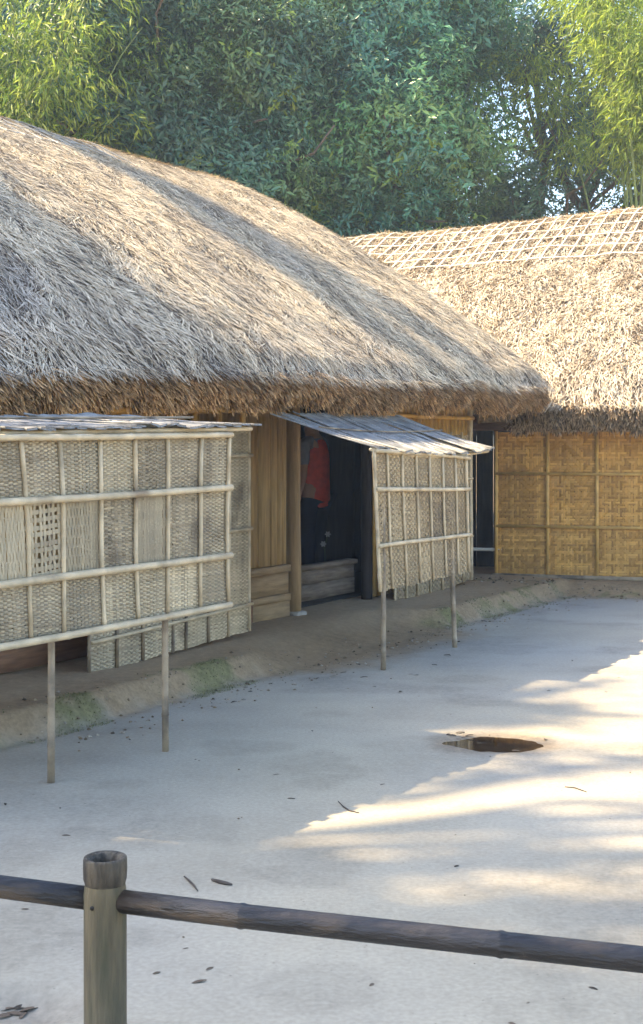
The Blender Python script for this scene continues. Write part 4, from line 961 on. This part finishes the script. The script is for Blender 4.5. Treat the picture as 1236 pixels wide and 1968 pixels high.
SOIL = [np.array([0.22, 0.16, 0.10]), np.array([0.30, 0.23, 0.15]), np.array([0.13, 0.095, 0.06]), np.array([0.36, 0.31, 0.24])]
t, o, x, y = plinth_spots(1100, 0.7, 1.45); kk = rq.random(len(t)) < np.exp(-np.abs(o - 1.08) * 4); crumbs(x[kk], y[kk], 0.004, 0.013, SOIL)
t = rq.uniform(-0.7, 3.4, 500); o = rq.normal(0.62, 0.16, 500); x, y = frame_right(t, o); crumbs(x, y, 0.005, 0.018, SOIL)
x = rq.uniform(-1.2, 2.6, 120); y = rq.uniform(3.0, 12.5, 120); tl, ol = left_to(x, y); kk = ol > 1.1; crumbs(x[kk], y[kk], 0.002, 0.006, SOIL[:3])
mb.build('soil_crumbs', M['fringe'], None, False, (0, 10, 0), 'stuff')

# ------------------------------------------------------------------ small things on the yard
r9 = np.random.default_rng(88)
def dry_leaf_mesh(seed):
    r = np.random.default_rng(seed); n = 5; V = []; L = 1.0; W = r.uniform(0.28, 0.45); curl = r.uniform(0.1, 0.3)
    for i in range(n):
        f = i / (n - 1); w_ = W * math.sin(math.pi * (0.08 + 0.88 * f)) ** 0.8 * 0.5
        z = 0.05 + curl * 0.35 * math.sin(f * 3.0 + 0.3); V += [[f - 0.5, -w_, z + 0.12 * W], [f - 0.5, 0, z], [f - 0.5, w_, z + 0.16 * W]]
    V = np.array(V); Fq = []
    for i in range(n - 1):
        for j in range(2): a = i * 3 + j; Fq.append([a, a + 1, a + 4, a + 3])
    c = np.broadcast_to(np.array([0.085, 0.062, 0.042]) * r.uniform(0.5, 1.5), (len(V), 3))
    me = new_mesh('fallen_leaf', V, [np.array(Fq)], c, True); me.materials.append(M['dry']); return me
lm = [dry_leaf_mesh(k) for k in range(6)]
def drop_leaf(px, py, size, label, group, k=None, rz=None):
    p = gnd(px, py); z = on_ground(p[0], p[1]); p = gnd(px, py, z)
    o = bpy.data.objects.new('fallen_leaf', lm[k if k is not None else r9.integers(6)]); COL.objects.link(o)
    o.location = (p[0], p[1], z - 0.002 + 0.0); s = size; o.scale = (s, s, s); o.rotation_euler = (r9.normal(0, 0.1), r9.normal(0, 0.1), rz if rz is not None else r9.uniform(0, 6.28))
    tag(o, label, 'leaf', group)
LAB = 'small dry brown leaf lying on the pale sandy yard'
spots = [(376, 1460), (383, 1462), (640, 1446), (530, 1489), (127, 1606), (10, 1546), (65, 1527), (162, 1545), (1162, 1245), (1190, 1302), (1055, 1328), (1165, 1330), (640, 1868), (715, 1893), (955, 1890), (1065, 1898),
         (1015, 1928), (1232, 1955), (575, 1858), (357, 1823), (412, 1857), (255, 1888), (300, 1871), (645, 1718), (880, 1680), (878, 1665), (1060, 1508), (775, 1442), (600, 1405), (700, 1360), (960, 1335), (1010, 1305),
         (1100, 1270), (430, 1397), (50, 1748), (15, 1813), (735, 1508), (1180, 1470), (560, 1535), (420, 1560), (985, 1968), (790, 1940), (1140, 1900), (480, 1920)]
for (x, y) in spots[:12] + spots[13:30:3] + spots[30::2]: drop_leaf(x, y, r9.uniform(0.016, 0.034), LAB, 'dry leaves scattered on the yard')
LAB2 = 'dark leaf scrap lying at the mossy foot of the plinth'
for (x, y) in [(660, 1293), (700, 1302), (790, 1296), (800, 1298), (640, 1300), (610, 1305), (520, 1315), (480, 1330), (450, 1350), (560, 1308), (930, 1195), (905, 1203), (950, 1190), (690, 1278), (745, 1262), (880, 1215), (410, 1345), (1000, 1190), (860, 1260), (835, 1278), (720, 1320), (770, 1330)]:
    drop_leaf(x, y, r9.uniform(0.03, 0.06), LAB2, 'leaf scraps along the plinth')
LAB3 = 'curled dark leaf lying in the hollow at the near corner of the yard'
for (x, y) in [(12, 1942), (30, 1950), (42, 1938), (55, 1943), (8, 1955), (66, 1930), (25, 1936), (46, 1952), (0, 1932), (74, 1915)]:
    drop_leaf(x, y, r9.uniform(0.03, 0.06), LAB3, 'leaves in the hollow')
LAB4 = 'dark leaf lying by the edge of the puddle'
for (x, y) in [(868, 1414), (885, 1409), (878, 1422), (893, 1420), (900, 1416), (992, 1444), (910, 1426), (862, 1412), (1048, 1422), (920, 1432)]:
    drop_leaf(x, y, r9.uniform(0.035, 0.06), LAB4, 'leaves by the puddle')
drop_leaf(383, 1888, 0.045, 'pale curled leaf on the ground right of the fence post', None, 2, 0.4); drop_leaf(404, 1862, 0.035, 'dark leaf tip just past the pale curled leaf', None, 3, 0.9)
def twig(pts, r, label):
    P = []
    for (x, y) in pts:
        p = gnd(x, y); z = on_ground(p[0], p[1]) + r; p = gnd(x, y, z); P.append(p)
    o = MB().tube(np.array(P), [r * 0.6] + [r] * (len(P) - 2) + [r * 0.5], 6).build('twig', M['dry'], None, True)
    me = o.data; at = me.attributes['col']; at.data.foreach_set('color', np.tile([0.07, 0.055, 0.045, 1], len(me.vertices)).astype(np.float32)); tag(o, label, 'twig')
twig([(354, 1684), (364, 1693), (373, 1702), (380, 1712)], 0.004, 'thin curved twig on the yard just above the fence rail')
twig([(407, 1690), (420, 1694), (433, 1697), (446, 1700)], 0.0065, 'short thick dark twig on the yard right of the thin one')
twig([(650, 1540), (660, 1550), (672, 1558), (690, 1562)], 0.003, 'fine bent twig near the edge of the roof shadow')
twig([(1086, 1512), (1105, 1514), (1128, 1522)], 0.003, 'fine twig lying on the sunlit ground')
